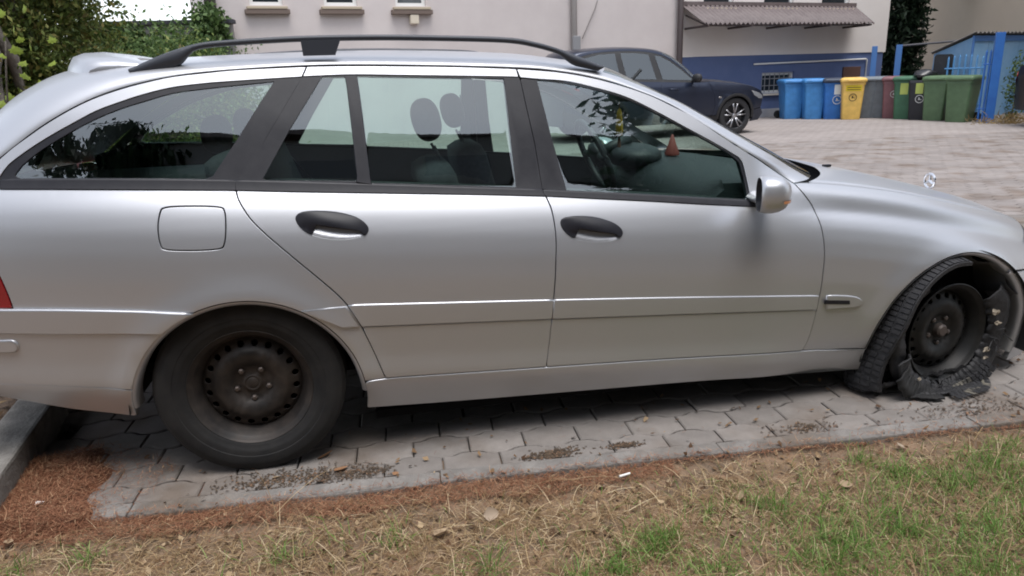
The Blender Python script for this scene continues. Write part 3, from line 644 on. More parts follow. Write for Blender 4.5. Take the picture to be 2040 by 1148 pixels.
    bump = panel('rear_bumper', sm(bt(BUMP1)[:-1]+[A2[0]], .03)+A2+sm((bt(BUMP2)[:-1]+[A2[-1]])[::-1], .03)[1:], bw, SILVER, car, step=.03, off=.008, gap=.0015, lip=(.003,.004), **kw)
    panel('bumper_strip', sm([(-.93,.664)]+BUMPT[:-1]+[A1[0]], .03)+A1+sm((bt(BUMP1)[:-1]+[A1[-1]])[::-1], .03)[1:], bw, SILVER, bump, step=.03, off=.017, gap=.002, lip=(.006,.008), **kw)
    A3 = arc(RCX, RCZ, RCR, 163.5, 180, 8)
    panel('bumper_apron', sm(bt(BUMP2)[:-1]+[A3[0]], .03)+A3+sm([(-.388,.249),(-.572,.288),(-.707,.328),(-.796,.352),(-.93,.375)], .03), bw, SILVER, bump, step=.03, off=.009, gap=.0015, lip=(.003,.004), **kw)
    cp = [(-.95,.548),(-.72,.548)]+arc(-.705,.531,.017,80,-80,8)+[(-.72,.514),(-.95,.514)]
    panel('bumper_guard', cp, bw, SILVER, bump, step=.02, off=.018, gap=0, lip=(.006,.009), **kw)
    panel('tail_light', sm(TAILX)+[(-.93,.965),(-.97,.80),(-.96,.655)], bw, REDLENS, car, step=.03, **kw)
    # --- front bumper side and arch lips
    fb = [(2.985,.470)]+arc(FCX, FCZ, FCR, 48.2, -21, 24)+[(3.12,.05),(3.2,.06),(3.24,.2),(3.21,.45),(3.10,.458)]
    panel('front_bumper_side', fb, bw, SILVER, car, step=.03, off=.004, **kw)
    for (cx, cz, R), a_, b_, par in ((ARC[0], 176, 2, quarter), (ARC[1], 178, -15, wing)):
        rings = []
        for dr_, dy_ in ((0, 0), (.006, .003), (.013, .010), (.016, .022), (.016, .07)):
            rings.append([(x, side*(float(bw(*arc(cx, cz, R, t, t, 1)[0]))-dy_+.001), z) for t in np.linspace(a_, b_, 60) for x, z in [arc(cx, cz, R-dr_, t, t, 1)[0]]])
        loft('arch_lip', rings, SILVER, par)
        LA0, LA1 = (-.02, math.pi-.02) if cx < 1 else (-.2, math.pi+.1)
        rings = []
        for dr_, y_ in ((-.012, .835), (-.02, .70), (-.02, .45), (.25, .45)):
            rings.append([(cx+(R-dr_)*math.cos(t), side*y_, cz+(R-dr_)*math.sin(t)) for t in np.linspace(LA0, LA1, 40)])
        loft('arch_liner', rings, LINER, car)
    # --- black sheet added behind the panels so their gaps show dark
    bt_ = sm(BELTT, .06); bts = [(-.85,1.0)]+[p for p in bt_]+[(2.0,.85),(2.07,.86)]+[(x, hoodz(x)-.03) for x in np.linspace(2.1, 3.1, 12)]+[(3.12,.10)]
    inn = bts+arc(FCX, FCZ, FCR+.012, -15, 188, 30)+sm(SILLB[::-1][1:], .08)+arc(RCX, RCZ, RCR+.012, -10, 183, 30)+[(-.6,.31),(-.85,.37)]
    panel('gap_backing', inn, bw, GAPBLACK, car, step=.07, off=-.03, gap=0, lip=None, **kw)
    panel('door_lining', sm(BELTT[3:], .06)+[(1.86,.60),(1.7,.30),(.5,.30),(.36,.55)], bw, INTER, car, step=.08, off=-.10, gap=0, lip=None, **kw)
    # --- black window surrounds, glass, waist strips
    qt = [(-.672,1.05)]+sm(DLOT, .025)+sm(CGAP[1:-1], .03)[1:]+sm([(CGAP[-1][0]+.019, 1.008)]+BELTT[:3][::-1], .05)
    t1 = panel('window_surround', qt, bw, BLACKTRIM, quarter, holes=[sm(QG[:12], .03)+QG[12:]], gap=.0006, step=.05, off=-.003, **kw)
    panel('quarter_window', sm(QG[:12], .03)+QG[12:], bw, GLASS, quarter, gap=-.003, lip=None, step=.05, off=-.007, **kw)
    rt = [(.263,1.3255)]+[(.426,1.327),(.597,1.320),(.952,1.304),(1.014,1.300)]+sm(BUP[1:-1], .04)+[(1.05,.918)]+sm(BELTT[3:8][::-1], .05)[1:]+sm(CGAP[1:-1][::-1], .03)[1:-1]
    panel('window_surround', rt, bw, BLACKTRIM, rdoor, holes=[RG1, RG2], gap=.0006, step=.05, off=-.003, **kw)
    panel('window_divider', [(.406,1.322),(.443,1.323),(.450,1.178),(.457,.991),(.462,.973),(.415,.983),(.420,1.0),(.410,1.294)], bw, BLACKTRIM, rdoor, gap=0, step=.04, off=.003, lip=(.003,.003), depth=.006, **kw)
    panel('rear_quarterlight', RG1, bw, GLASS, rdoor, gap=-.003, lip=None, step=.05, off=-.007, **kw)
    panel('rear_door_window', RG2, bw, GLASS, rdoor, gap=-.003, lip=None, step=.05, off=-.007, **kw)
    ft = [(1.022,1.297)]+sm(FDT[:11], .02)[1:]+[(1.843,.839)]+sm(BELTT[7:][::-1], .05)[1:]+sm(BUP[1:-1][::-1], .04)
    panel('window_surround', ft, bw, BLACKTRIM, fdoor, holes=[sm(FG[:9], .03)+FG[9:]], step=.05, off=-.003, **kw)
    panel('front_door_window', sm(FG[:9], .03)+FG[9:], bw, GLASS, fdoor, gap=-.003, lip=None, step=.05, off=-.007, **kw)
    for a, b, par in ((0, 4, quarter), (3, 8, rdoor), (7, 13, fdoor)):
        lo = BELTB[a:b] if b < 13 else BELTB[a:]; hi = BELTT[a:b] if b < 13 else BELTT[a:]
        if a == 7: hi = [(1.053,.917)]+BELTT[8:]
        panel('waist_strip', sm(lo, .04)+sm(hi[::-1], .04), bw, BLACKTRIM, par, gap=.0015, step=.02, off=.005, lip=(.005,.008), depth=.012, **kw)
    return quarter, rdoor, fdoor, wing
LINER = M('wheel_arch_liner', (.012, .012, .013), .8, col2=(.02, .019, .018), scale=15)
SIDE_R = make_side(-1)
SIDE_L = make_side(1)
# --- upper shell: each station joins a point of the gutter line to a point of the car's centre line
PAIRS = [((-.87,.965),(-1.05,.955)),((-.671,1.111),(-.96,1.10)),((-.533,1.207),(-.86,1.215)),((-.388,1.280),(-.74,1.315)),((-.228,1.325),(-.56,1.385)),((-.043,1.349),(-.24,1.411)),
 ((.281,1.360),(.25,1.421)),((.600,1.352),(.6,1.419)),((1.009,1.331),(1.02,1.398)),((1.168,1.314),(1.24,1.370)),((1.295,1.289),(1.42,1.338)),((1.423,1.251),(1.57,1.268)),((1.586,1.180),(1.75,1.178)),((1.776,1.056),(1.98,1.058)),((1.986,.918),(2.24,.928)),((2.042,.878),(2.31,.893))]
GS = sm([a for a, b in PAIRS], .06); 
def _resamp(P, idx):
    P = np.array(P); s = np.linspace(0, len(P)-1, len(P)); out = []
    for i in idx:
        k = min(int(i), len(P)-2); t = i-k; p1, p2 = P[k], P[k+1]; p0 = P[k-1] if k else 2*p1-p2; p3 = P[k+2] if k+2 < len(P) else 2*p2-p1
        out.append(.5*((2*p1)+(-p0+p2)*t+(2*p0-5*p1+4*p2-p3)*t*t+(-p0+3*p1-3*p2+p3)*t**3))
    return np.array(out)
IDX = np.linspace(0, 15, 121); SG = _resamp([a for a, b in PAIRS], IDX); CG = _resamp([b for a, b in PAIRS], IDX)
def shell_pt(k, tau, inset=0.0):
    xs, zs = SG[k]; xc, zc = CG[k]; ys = float(bw(xs, zs+.004))-.002
    th = tau*math.pi/2; lat = math.cos(th)**(2/2.3); rise = math.sin(th)**(2/2.0)
    wsc = float(sst(10.2, 11.5, IDX[k]))
    lat = lat*(1-wsc)+math.cos(th)**(2/2.0)*wsc
    return (xs+(xc-xs)*rise, (ys-inset)*lat, zs+.003+(zc-zs)*rise-inset)
TAU = [0]+[(.5-.5*math.cos(math.pi*i/30))*1.0 for i in range(1, 31)]
TAU = sorted(set([round(i/30, 4)**1.0 for i in range(31)]+[.01, .02, .05]))
def shell_part(name, k0, k1, t0, t1, mat, both=True, flipy=1, inset=0.0, parent=None):
    rings = []
    for k in range(k0, k1+1):
        tt = [t for t in TAU if t0-1e-6 <= t <= t1+1e-6]
        a = [shell_pt(k, t, inset) for t in tt]
        r = [(x, -y*flipy, z) for x, y, z in a]
        if both: r = r+[(x, y, z) for x, y, z in a[::-1]][(1 if t1 >= 1 else 0):]
        rings.append(r)
    return loft(name, rings, mat, parent or car, flip=(flipy > 0))
SPL = .2333
HEADK, REARK = int(10/15*120), int(3.3/15*120)
roof = shell_part('roof', REARK, HEADK, 0, 1, SILVER)
for s_ in (1, -1):
    shell_part('windscreen_pillar', HEADK, 120, 0, SPL, SILVER, both=False, flipy=s_)
    shell_part('rear_pillar', 0, REARK, 0, .6333, SILVER, both=False, flipy=s_)
shell_part('windscreen', HEADK, 120, SPL, 1, WGLASS)
shell_part('tailgate_window', 0, REARK, .6333, 1, M('dark_rear_glass', (.02, .025, .03), .05, coat=.4))
shell_part('headliner', REARK, HEADK, .05, 1, HEADL, inset=.025)
# spoiler over the tailgate
rings = []
for y in [-.522,-.52,-.512]+list(np.linspace(-.50, .50, 25))+[.512,.52,.522]:
    e = 1-min(1, abs(y/.5))**8*.35 if abs(y) <= .5 else {.512: .48, .52: .25, .522: .05}[round(abs(y), 3)]; x0 = -.30-.13*(1-(y/.5)**2); zr = 1.366+.030*(1-(y/.5)**2)
    pr = [(.06, .012), (0, .028), (-.06, .036), (-.12, .034), (-.155, .022), (-.175, -.01), (-.21, -.12), (-.10, -.14), (.06, -.10)]
    rings.append([(x0+a*(.6+.4*e), y, zr+b*e+.012) for a, b in pr])
loft('roof_spoiler', rings, SILVER, car, closed=True, cap=True)
# roof rails
RT = [(-.285,1.370),(-.22,1.396),(-.15,1.421),(-.06,1.444),(.05,1.453),(.27,1.460),(.50,1.459),(.70,1.453),(.97,1.440),(1.08,1.422),(1.17,1.396),(1.25,1.365),(1.335,1.332)]
rtop = sm(RT, .02)
for s_ in (-1, 1):
    rings = []
    for x, z in rtop:
        zs = float(np.interp(x, [a for a, b in GS], [b for a, b in GS]))
        foot = max(1-sst(-.14, -.07, x), sst(1.16, 1.24, x)); foot = float(foot)
        base = zs+.030-.0*x; th = .020*(1-foot)+max(.006, z-base)*foot
        hw = .013*(1-foot)+.02*foot
        if x < -.27 or x > 1.32: th *= .4
        yc = .565 if x < 1.0 else .565
        rings.append([(x, s_*(yc+hw*math.cos(t)*(abs(math.cos(t))**-.3 if abs(math.cos(t)) > .05 else 1)), z-th/2+th/2*math.sin(t)) for t in np.linspace(0, 2*math.pi, 13)[:-1]])
    rail = loft('roof_rail', rings, SATIN, car, closed=True, cap=True)
    fr = []
    for z_, a_, b_ in ((1.446, .268, .400), (1.395, .272, .378)):
        fr.append([(a_, s_*.548, z_), (b_, s_*.548, z_), (b_, s_*.580, z_), (a_, s_*.580, z_)])
    loft('rail_foot', fr, SATIN, rail, closed=True, cap=True, smooth=False)
# bonnet, cowl, wiper, star
def hood_pt(x, f):
    e = float(bw(x, hoodz(x)-.002))-.007; y = max(-1, min(1, f))*e
    z = hoodz(x)+.004+(.052+.0*x)*(1-min(1, abs(f))**2.2)+.003*math.exp(-((abs(y)-.40)/.06)**2)
    if x > 3.18: z -= .30*(x-3.18)**1.5*(1)
    if abs(f) > 1: z -= .02
    return (x, y, z)
rings = []
for i in range(60):
    t = i/59; r = []
    for f in [-1.01]+list(np.linspace(-1, 1, 41))+[1.01]:
        xa = 2.115+.25*(1-min(1, abs(f))**4.0); xb = 3.20+.24*(1-min(1, abs(f))**2.4); r.append(hood_pt(xa+(xb-xa)*t, f))
    rings.append(r)
hood = loft('bonnet', rings, SILVER, car)
rings = []
for f in np.linspace(-1, 1, 31):
    xa = 2.115+.25*(1-abs(f)**4.0); a = hood_pt(xa+.01, f); xw = 2.03+.255*(1-abs(f)**2)
    zw = .862+.022*(1-f*f)
    rings.append([(xw-.03, a[1], zw+.0), (xw+.02, a[1], zw-.03), (xa, a[1], a[2]-.045), (xa+.012, a[1], a[2]-.006)])
loft('cowl', rings, GAPBLACK, car)
MB().tube([(2.13,-.50,.895),(2.23,-.2,.942),(2.245,.05,.948),(2.22,.3,.945)], .007, 6).build('wiper', BLACKTRIM, car, True)
for y_ in (-.30, .30): MB().box((2.47,y_,hood_pt(2.47, y_/.72)[2]+.006), (.035,.022,.012), 0, .004).build('washer_nozzle', BLACKTRIM, hood)
sb = hood_pt(3.265, 0); cs = Vector((sb[0], 0, sb[2]+.066))
st_ = MB(); st_.tube([cs+Vector((0, .036*math.cos(t), .036*math.sin(t))) for t in np.linspace(0, 2*math.pi, 33)], .006, 6, False)
for a in (90, 210, 330):
    t = math.radians(a); st_.tube([cs+Vector((0, .035*math.cos(t), .035*math.sin(t))), cs], [.0035, .008], 6)
st_.tube([(sb[0],0,sb[2]-.004),(sb[0],0,sb[2]+.012),(sb[0],0,sb[2]+.032)], [.013,.008,.003], 8)
st_.build('bonnet_star', CHROME, hood, True, 50)
# nose and tail, round the corners of the car
def cap_loft(name, zs, x0, bulge, mat, pw=2.2, n=25, rear=False, par=None):
    rings = []
    for z in zs:
        wv = float(bw(x0, z)); rings.append([(x0+(-1 if rear else 1)*bulge(z)*(1-abs(f)**pw), f*wv, z) for f in np.linspace(-1, 1, n)])
    return loft(name, rings, mat, par or car, flip=rear)
cap_loft('front_bumper', np.linspace(.05, .452, 14), 3.20, lambda z: .27-.35*max(0, .12-z), SILVER)
cap_loft('grille', np.linspace(.456, hoodz(3.2)-.02, 8), 3.16, lambda z: .25-.25*(z-.456), BLACKTRIM)
for s_ in (-1, 1):
    rings = []
    for z in np.linspace(.462, hoodz(3.18)-.025, 10):
        rings.append([(3.175+.25*(1-abs(f)**2.2)-.25*(z-.456)*(1-f*f)+.006, s_*f*float(bw(3.16, z)), z) for f in np.linspace(.52, .985, 12)])
    loft('headlight', rings, CLEARLENS, car)
cap_loft('rear_bumper_face', np.linspace(.375, .664, 10), -.93, lambda z: .12, SILVER, rear=True)
cap_loft('tailgate', np.linspace(.668, .965, 10), -.925, lambda z: .105, SILVER, rear=True)
# underside
MB().box((1.36,0,.125), (1.9,1.50,.03)).box((-.62,0,.36), (.62,1.3,.03)).box((3.05,0,.16), (.35,1.2,.03)).box((1.2,0,.19), (3.6,.3,.04)).build('underbody', GAPBLACK, car)
MB().tube([(-.9,.35,.28),(-.5,.35,.27)], .08, 12).build('silencer', BRAKE, car, True)
# --- interior
def cushion(name, c, size, bev, par, mat, rot=None, sub=2):
    m = MB().box((0,0,0), size, 0, bev); o = m.build(name, mat, par, True); o.location = c
    if rot: o.rotation_euler = rot
    return o
def ellipsoid(name, c, r, mat, par, rot=(0,0,0), n=14, pw=2.4):
    V = []; F = []; a = 2/pw
    sg = lambda v, p: math.copysign(abs(v)**p, v)
    for i in range(n+1):
        ph = -math.pi/2+math.pi*i/n
        for k in range(2*n):
            th = math.pi*k/n; V.append((r[0]*sg(math.cos(ph), a)*sg(math.cos(th), a), r[1]*sg(math.cos(ph), a)*sg(math.sin(th), a), r[2]*sg(math.sin(ph), a)))
    for i in range(n):
        for k in range(2*n): F.append((i*2*n+k, i*2*n+(k+1) % (2*n), (i+1)*2*n+(k+1) % (2*n), (i+1)*2*n+k))
    o = obj(name, V, F, mat, par); o.location = c; o.rotation_euler = rot
    bm = bmesh.new(); bm.from_mesh(o.data); bmesh.ops.remove_doubles(bm, verts=list(bm.verts), dist=1e-5); bm.to_mesh(o.data); bm.free()
    return o
for (x_, y_, lean) in ((.86, -.37, .22), (1.10, .37, .25)):
    st_ = cushion('front_seat', (x_+.22, y_, .45), (.55,.50,.20), .06, car, FABRIC)
    b_ = cushion('seat_back', (-.33, 0, .28), (.15,.48,.56), .06, st_, FABRIC, (0, -lean, 0))
    hx = .69 if y_ < 0 else .88
    ellipsoid('headrest', (hx-x_-.22, 0, 1.155-.45), (.055,.125,.082), FABRIC, st_, (0, -.2, 0))
    [MB().tube([(hx-x_-.20, q_, .70-.09), (hx-x_-.16, q_, .52)], .006, 6).build('headrest_post', INTER, st_) for q_ in (-.06, .06)]
rs = cushion('rear_seat', (.32, 0, .48), (.5,1.28,.2), .06, car, FABRIC)
cushion('seat_back', (-.26, 0, .33), (.15,1.28,.58), .05, rs, FABRIC, (0, -.35, 0))
for y_ in (-.36, .36): ellipsoid('headrest', (-.40, y_, .655), (.05,.12,.07), FABRIC, rs)
cushion('load_cover', (-.45, 0, .93), (.75,1.15,.02), .006, car, INTER)
da = [(1.72,.60),(1.70,.74),(1.74,.82),(1.80,.865),(1.92,.89),(2.06,.885),(2.24,.875),(2.24,.60)]
rings = [[(x+.02*math.cos(y*3)-.15*(y/.72)**2*(1 if x > 1.9 else .1), y, z+.0) for x, z in da] for y in np.linspace(-.70, .70, 21)]
dash = loft('dashboard', rings, INTER, car, closed=True, cap=True)
ellipsoid('instrument_hood', (1.80,.37,.895), (.13,.20,.06), INTER, dash)
sw = MB(); R_ = .19; cs = Vector((0,0,0))
sw.tube([Vector((0, R_*math.cos(t), R_*math.sin(t))) for t in np.linspace(0, 2*math.pi, 41)], .016, 8, False)
for a in (0, 180, 270): t = math.radians(a); sw.tube([(0, R_*math.cos(t), R_*math.sin(t)), (.02, 0, 0)], [.014, .03], 8)
swo = sw.build('steering_wheel', INTER, car, True); swo.location = (1.60,.37,.90); swo.rotation_euler = (0, -.42, 0)
ellipsoid('airbag_cover', (.01,0,0), (.03,.075,.065), INTER, swo)
MB().tube([(.02,0,0),(.2,0,0)], .03, 8).build('steering_column', INTER, swo, True)
cushion('centre_console', (1.55,0,.52), (.75,.2,.28), .04, car, INTER)
cushion('cabin_floor', (1.0,0,.30), (2.6,1.36,.04), .01, car, GAPBLACK)
im = cushion('interior_mirror', (1.60,0,1.215), (.03,.23,.07), .012, car, INTER)
MB().tube([(.02,0,.02),(.10,0,.10)], .008, 6).build('mirror_stem', INTER, im)
# belts on the far pillar
MB().tube([(.98,.70,1.22),(.99,.66,.95),(1.0,.62,.62)], .02, 6, flat=.15).build('seat_belt', FABRIC, car)
# --- door mirrors
def door_mirror(s_):
    rings = []; n = 20
    for x_, k in ((0, .90), (.006, .97), (.02, 1.0), (.04, 1.0), (.065, .93), (.086, .78), (.100, .52), (.106, .25), (.108, .02)):
        r = []
        for i in range(n):
            t = 2*math.pi*i/n; c_, s2 = math.cos(t), math.sin(t)
            yy = .078*math.copysign(abs(c_)**.75, c_)*k; zz = .066*math.copysign(abs(s2)**.75, s2)*k
            if x_ > .06: zz += .008*(1-k)
            r.append((1.795+x_, s_*(.948+yy), .878+zz+.03*(yy/.078)*.2))
        rings.append(r)
    mi = loft('door_mirror', rings, SILVER, SIDE_R[2] if s_ < 0 else SIDE_L[2], closed=True, flip=s_ > 0)
    rings = []
    for x_, k in ((0, .90), (.012, .86), (.03, .84)):
        rings.append([(1.795+x_, s_*(.948+.078*math.copysign(abs(math.cos(t))**.75, math.cos(t))*k), .878+.066*math.copysign(abs(math.sin(t))**.75, math.sin(t))*k+.006*math.cos(t)*k) for t in np.linspace(0, 2*math.pi, n+1)[:-1]])
    loft('mirror_rim', rings, BLACKTRIM, mi, closed=True)
    obj('mirror_glass', rings[1], [tuple(range(n))], CHROME, mi, False)
    MB().tube([(1.87, s_*.775, .845), (1.865, s_*.83, .842), (1.86, s_*.88, .850)], [.042, .036, .034], 10, flat=.55).build('mirror_arm', SILVER, mi, True)
    rings = [[(1.795+.068+.044*math.sin(t)*.9, s_*(.948+.078*math.cos(t)*(.93)), .878+dz) for t in np.linspace(.15, 1.9, 10)] for dz in (-.022, -.012)]
    loft('indicator_lens', rings, M('mirror_indicator', (.5, .22, .10), .2, coat=.4), mi, flip=s_ < 0)
door_mirror(-1); door_mirror(1)
def turn(o, ang, px, py):
    for q in [o]+list(o.children):
        if q.name.startswith('mirror_arm'): continue
        for v in q.data.vertices:
            x, y = v.co.x-px, v.co.y-py; v.co.x, v.co.y = px+x*math.cos(ang)-y*math.sin(ang), py+x*math.sin(ang)+y*math.cos(ang)
        q.data.update()
for s_, dr in ((-1, SIDE_R[2]), (1, SIDE_L[2])):
    turn([c for c in dr.children if c.name.startswith('door_mirror')][0], s_*math.radians(21), 1.85, s_*.93)
# --- wheels
TYREP = [(.196,-.075),(.203,-.083),(.235,-.095),(.262,-.098),(.290,-.093),(.307,-.082),(.3145,-.068)]
_tr = []
for a, b in ((-.068,-.050),(-.041,-.018),(-.009,.009),(.018,.041),(.050,.068)):
    _tr += [(.309,a-.0001),(.3165,a),(.3165,b),(.309,b+.0001)]
TYREP = TYREP+_tr[1:-1]+[(.3145,.069),(.310,.078),(.307,.080),(.3055,.085),(.296,.0925),(.291,.0935),(.289,.0955),(.276,.098),(.262,.0990),(.252,.0985),(.250,.0965),(.238,.0955),(.228,.0935),(.226,.0915),(.215,.089),(.207,.084),(.203,.080),(.196,.072)]
RIMP = [(.150,-.08),(.203,-.080),(.203,-.074),(.190,-.068),(.172,-.03),(.168,.0),(.170,.030),(.182,.050),(.190,.060),(.193,.070),(.198,.073),(.2045,.075),(.2085,.079),(.2085,.083),(.205,.085),(.2025,.082),(.198,.077),(.190,.072),(.186,.066),(.180,.055),(.170,.036),(.166,.020)]
DISCR = [(0,.034),(.030,.034),(.036,.030),(.050,.030),(.062,.033),(.075,.044),(.090,.052),(.105,.055),(.118,.053),(.128,.046),(.140,.038),(.152,.034),(.162,.027),(.170,.018)]
def disc_u(r): return np.interp(r, [a for a, b in DISCR], [b for a, b in DISCR])
def make_wheel(parent, side, loc, steer=0, tyre=True, matr=None):
    rim = lathe('wheel', RIMP, matr or STEELRIM, parent, 72, side); rim.location = loc; rim.rotation_euler = (0, 0, steer)
    oc = [(.169*math.cos(t), .169*math.sin(t)) for t in np.linspace(0, 2*math.pi, 97)[:-1]]
    hs = []
    for k in range(20):
        a = 2*math.pi*(k+.5)/20; hs.append([(.147*math.cos(a)+.0128*math.cos(t), .147*math.sin(a)+.0128*math.sin(t)) for t in np.linspace(0, 2*math.pi, 15)[:-1]])
    panel('wheel_disc', oc, lambda x, z: disc_u(np.hypot(x, z)), matr or STEELRIM, rim, holes=hs, step=.012, gap=0, lip=(.0015,.002), depth=.006, side=side)
    lathe('brake_drum', [(0,-.012),(.135,-.012),(.150,-.03),(.150,-.06)], GAPBLACK, rim, 32, side)
    for k in range(5):
        a = math.radians(90+36+72*k); o = MB()
        o.tube([(.056*math.cos(a), side*.028, .056*math.sin(a)), (.056*math.cos(a), side*.040, .056*math.sin(a)), (.056*math.cos(a), side*.043, .056*math.sin(a))], [.0115, .0105, .006], 6); o.build('wheel_bolt', BRAKE, rim)
    lathe('hub_cap', [(0,.040),(.014,.040),(.020,.036),(.026,.038),(.030,.036),(.031,.028)], STEELRIM, rim, 24, side)
    if tyre: lathe('tyre', TYREP, RUBBER, rim, 96, side, clampz=-loc[2])
    return rim
make_wheel(car, -1, (0,-.742,.311)); make_wheel(car, 1, (0,.742,.311)); make_wheel(car, 1, (2.715,.755,.305))
# --- the front wheel on the near side, its tyre torn to shreds
HUB = Vector((2.715,-.752,.238)); STEER = math.radians(9)
fwheel = make_wheel(car, -1, tuple(HUB), STEER, tyre=False, matr=M('black_steel_wheel', (.008,.008,.008), .55, .3, col2=(.018,.0165,.0155), scale=13))
lathe('hub_nut_cover', [(0,.062),(.020,.061),(.027,.054),(.030,.035)], BRAKE, fwheel, 20, -1)
GZ = -HUB.z+.004
def nz3(a, b, c, k=1.0): return (math.sin(a*7.1*k+b*3.3+1.7)+math.sin(b*9.7*k+c*5.1)+math.sin(c*6.3*k+a*4.7+.6))/3
# tread band: centre line in the wheel's own plane, then how far its outer edge tips
PTH = sm([(.13,.285),(.03,.318),(-.08,.318),(-.18,.272),(-.258,.19),(-.308,.08),(-.342,-.05),(-.368,-.16),(-.372,-.212),(-.33,-.226),(-.22,-.227),(-.08,-.228),(.08,-.228),(.19,-.213),(.262,-.15),(.298,-.06),(.308,.04),(.302,.10)], .012)
rows_ = []; nW = 11
for i, (x, z) in enumerate(PTH):
    s = i/(len(PTH)-1); a = np.array(PTH[min(i+1, len(PTH)-1)])-np.array(PTH[max(i-1, 0)]); a /= np.linalg.norm(a)+1e-9; n = np.array([-a[1], a[0]])*-1   # outward
    n = -n if np.dot(n, (x, z)) < 0 else n
    crump = float(sst(.40, .55, s))
    lo, hi = -.085, .088+.045*(1-float(sst(.30, .42, s)))
    if s < .06: lo, hi = -.08+.05*(1-s/.06), .06-.09*(1-s/.06)
    row = []
    for k in range(nW):
        f = k/(nW-1); u = lo+(hi-lo)*f; crown = -.012*(2*f-1)**2*(1-.5*crump)
        tip = crump*.05*max(0, f-.55)*2                      # outer edge folds up towards the viewer at the bottom
        w_ = .010*crump*nz3(s*30, f*4, 1)
        px_, pz_ = x+n[0]*(crown-tip+w_), z+n[1]*(crown-tip+w_)
        row.append((px_, -(u+.012*crump*nz3(s*20, f*3, 4)), max(GZ, pz_), n))
    rows_.append(row)
V = [(p[0], p[1], p[2]) for r in rows_ for p in r]+[(p[0]-p[3][0]*.014, p[1], max(GZ, p[2]-p[3][1]*.014)) for r in rows_ for p in r]
m_ = len(rows_); N0 = m_*nW; F = []
for i in range(m_-1):
    for k in range(nW-1):
        q = (i*nW+k, i*nW+k+1, (i+1)*nW+k+1, (i+1)*nW+k); F += [q, tuple(N0+j for j in q[::-1])]
    for k in (0, nW-1): F.append((i*nW+k, (i+1)*nW+k, N0+(i+1)*nW+k, N0+i*nW+k))
tyre = obj('shredded_tyre', V, F, RUBBER2, fwheel); tyre.data.set_sharp_from_angle(angle=math.radians(40))
tag(tyre, 'tyre torn to shreds, its tread hanging off the steel wheel')
# tread blocks standing on the band
TB = M('worn_tread', (.013,.013,.016), .8, col2=(.03,.029,.031), scale=40); TB2 = M('dusty_tread', (.16,.145,.115), .9, col2=(.04,.038,.036), scale=18, stops=(.38,.6))
blk = {0: MB(), 1: MB()}
i = 3
while i < m_-4:
    for k in range(0, nW-1, 2):
        a, b = rows_[i], rows_[min(i+2, m_-1)]
        ins = .12
        quad = []
        for (fi, fk) in ((ins, ins), (ins, 1-ins), (1-ins, 1-ins), (1-ins, ins)):
            p = [a[k][j]*(1-fi)*(1-fk)+a[k+2][j]*(1-fi)*fk+b[k+2][j]*fi*fk+b[k][j]*fi*(1-fk) for j in range(3)] if k+2 <= nW-1 else None
            if p: quad.append(p)
        if len(quad) < 4: continue
        n = a[k+1][3]; h = random.uniform(.003, .0065)
        s = i/m_
        top = [(p[0]+n[0]*h, p[1], max(GZ-.001, p[2]+n[1]*h)) for p in quad]
        if min(q[2] for q in top) < GZ+.001: continue
        kk = 1 if (s > .72 and random.random() < .45) else 0
        blk[kk].add(quad+top, [(4,5,6,7),(0,1,5,4),(1,2,6,5),(2,3,7,6),(3,0,4,7)])
    i += 2 if random.random() < .8 else 3
for k, mt in ((0, TB), (1, TB2)):
    o = blk[k].build('tread_blocks', mt, fwheel); o['kind'] = 'stuff'
# collapsed outer sidewall, torn along both edges
def sidewall(a0, a1, r0, r1, u0, u1, amp, seed, mat, name):
    rnd = random.Random(seed); n = 70; m2 = 7; V = []; F = []
    for i in range(n+1):
        t = math.radians(a0+(a1-a0)*i/n); e0 = math.sin(i*.9+seed)*.6+rnd.uniform(-.5, .5); e1 = math.sin(i*.5+seed)*.5+rnd.uniform(-.3, .3)
        for k in range(m2):
            f = k/(m2-1); r = r0+(r1-r0)*f+amp*(e0*.5*(1-f)+e1*.35*f)+.008*nz3(t*1.1, f*1.2, seed); u = u0+(u1-u0)*f+.018*math.sin(f*math.pi)+.012*nz3(t*1.3, f*1.0, seed+2)
            z = r*math.sin(t)
            if z < GZ+.006: u += (GZ+.006-z)*.8; z = GZ+.006+.004*abs(nz3(t*11, f*5, 3))
            V.append((r*math.cos(t), -u, z))
    for i in range(n):
        for k in range(m2-1): F.append((i*m2+k, (i+1)*m2+k, (i+1)*m2+k+1, i*m2+k+1))
    o = obj(name, V, F, mat, fwheel); o.modifiers.new('thick', 'SOLIDIFY').thickness = .007; return o
sidewall(-66, 34, .210, .322, .078, .084, .014, 3, RUBBER2, 'torn_sidewall')
sidewall(196, 300, .205, .300, .070, .108, .014, 5, RUBBER2, 'torn_sidewall')
sidewall(205, 250, .225, .330, .085, .125, .016, 9, RUBBER, 'torn_sidewall')
sidewall(262, 318, .205, .300, .085, .122, .012, 12, RUBBER2, 'torn_sidewall')
sidewall(122, 238, .214, .296, .050, .070, .012, 14, RUBBER2, 'torn_sidewall')
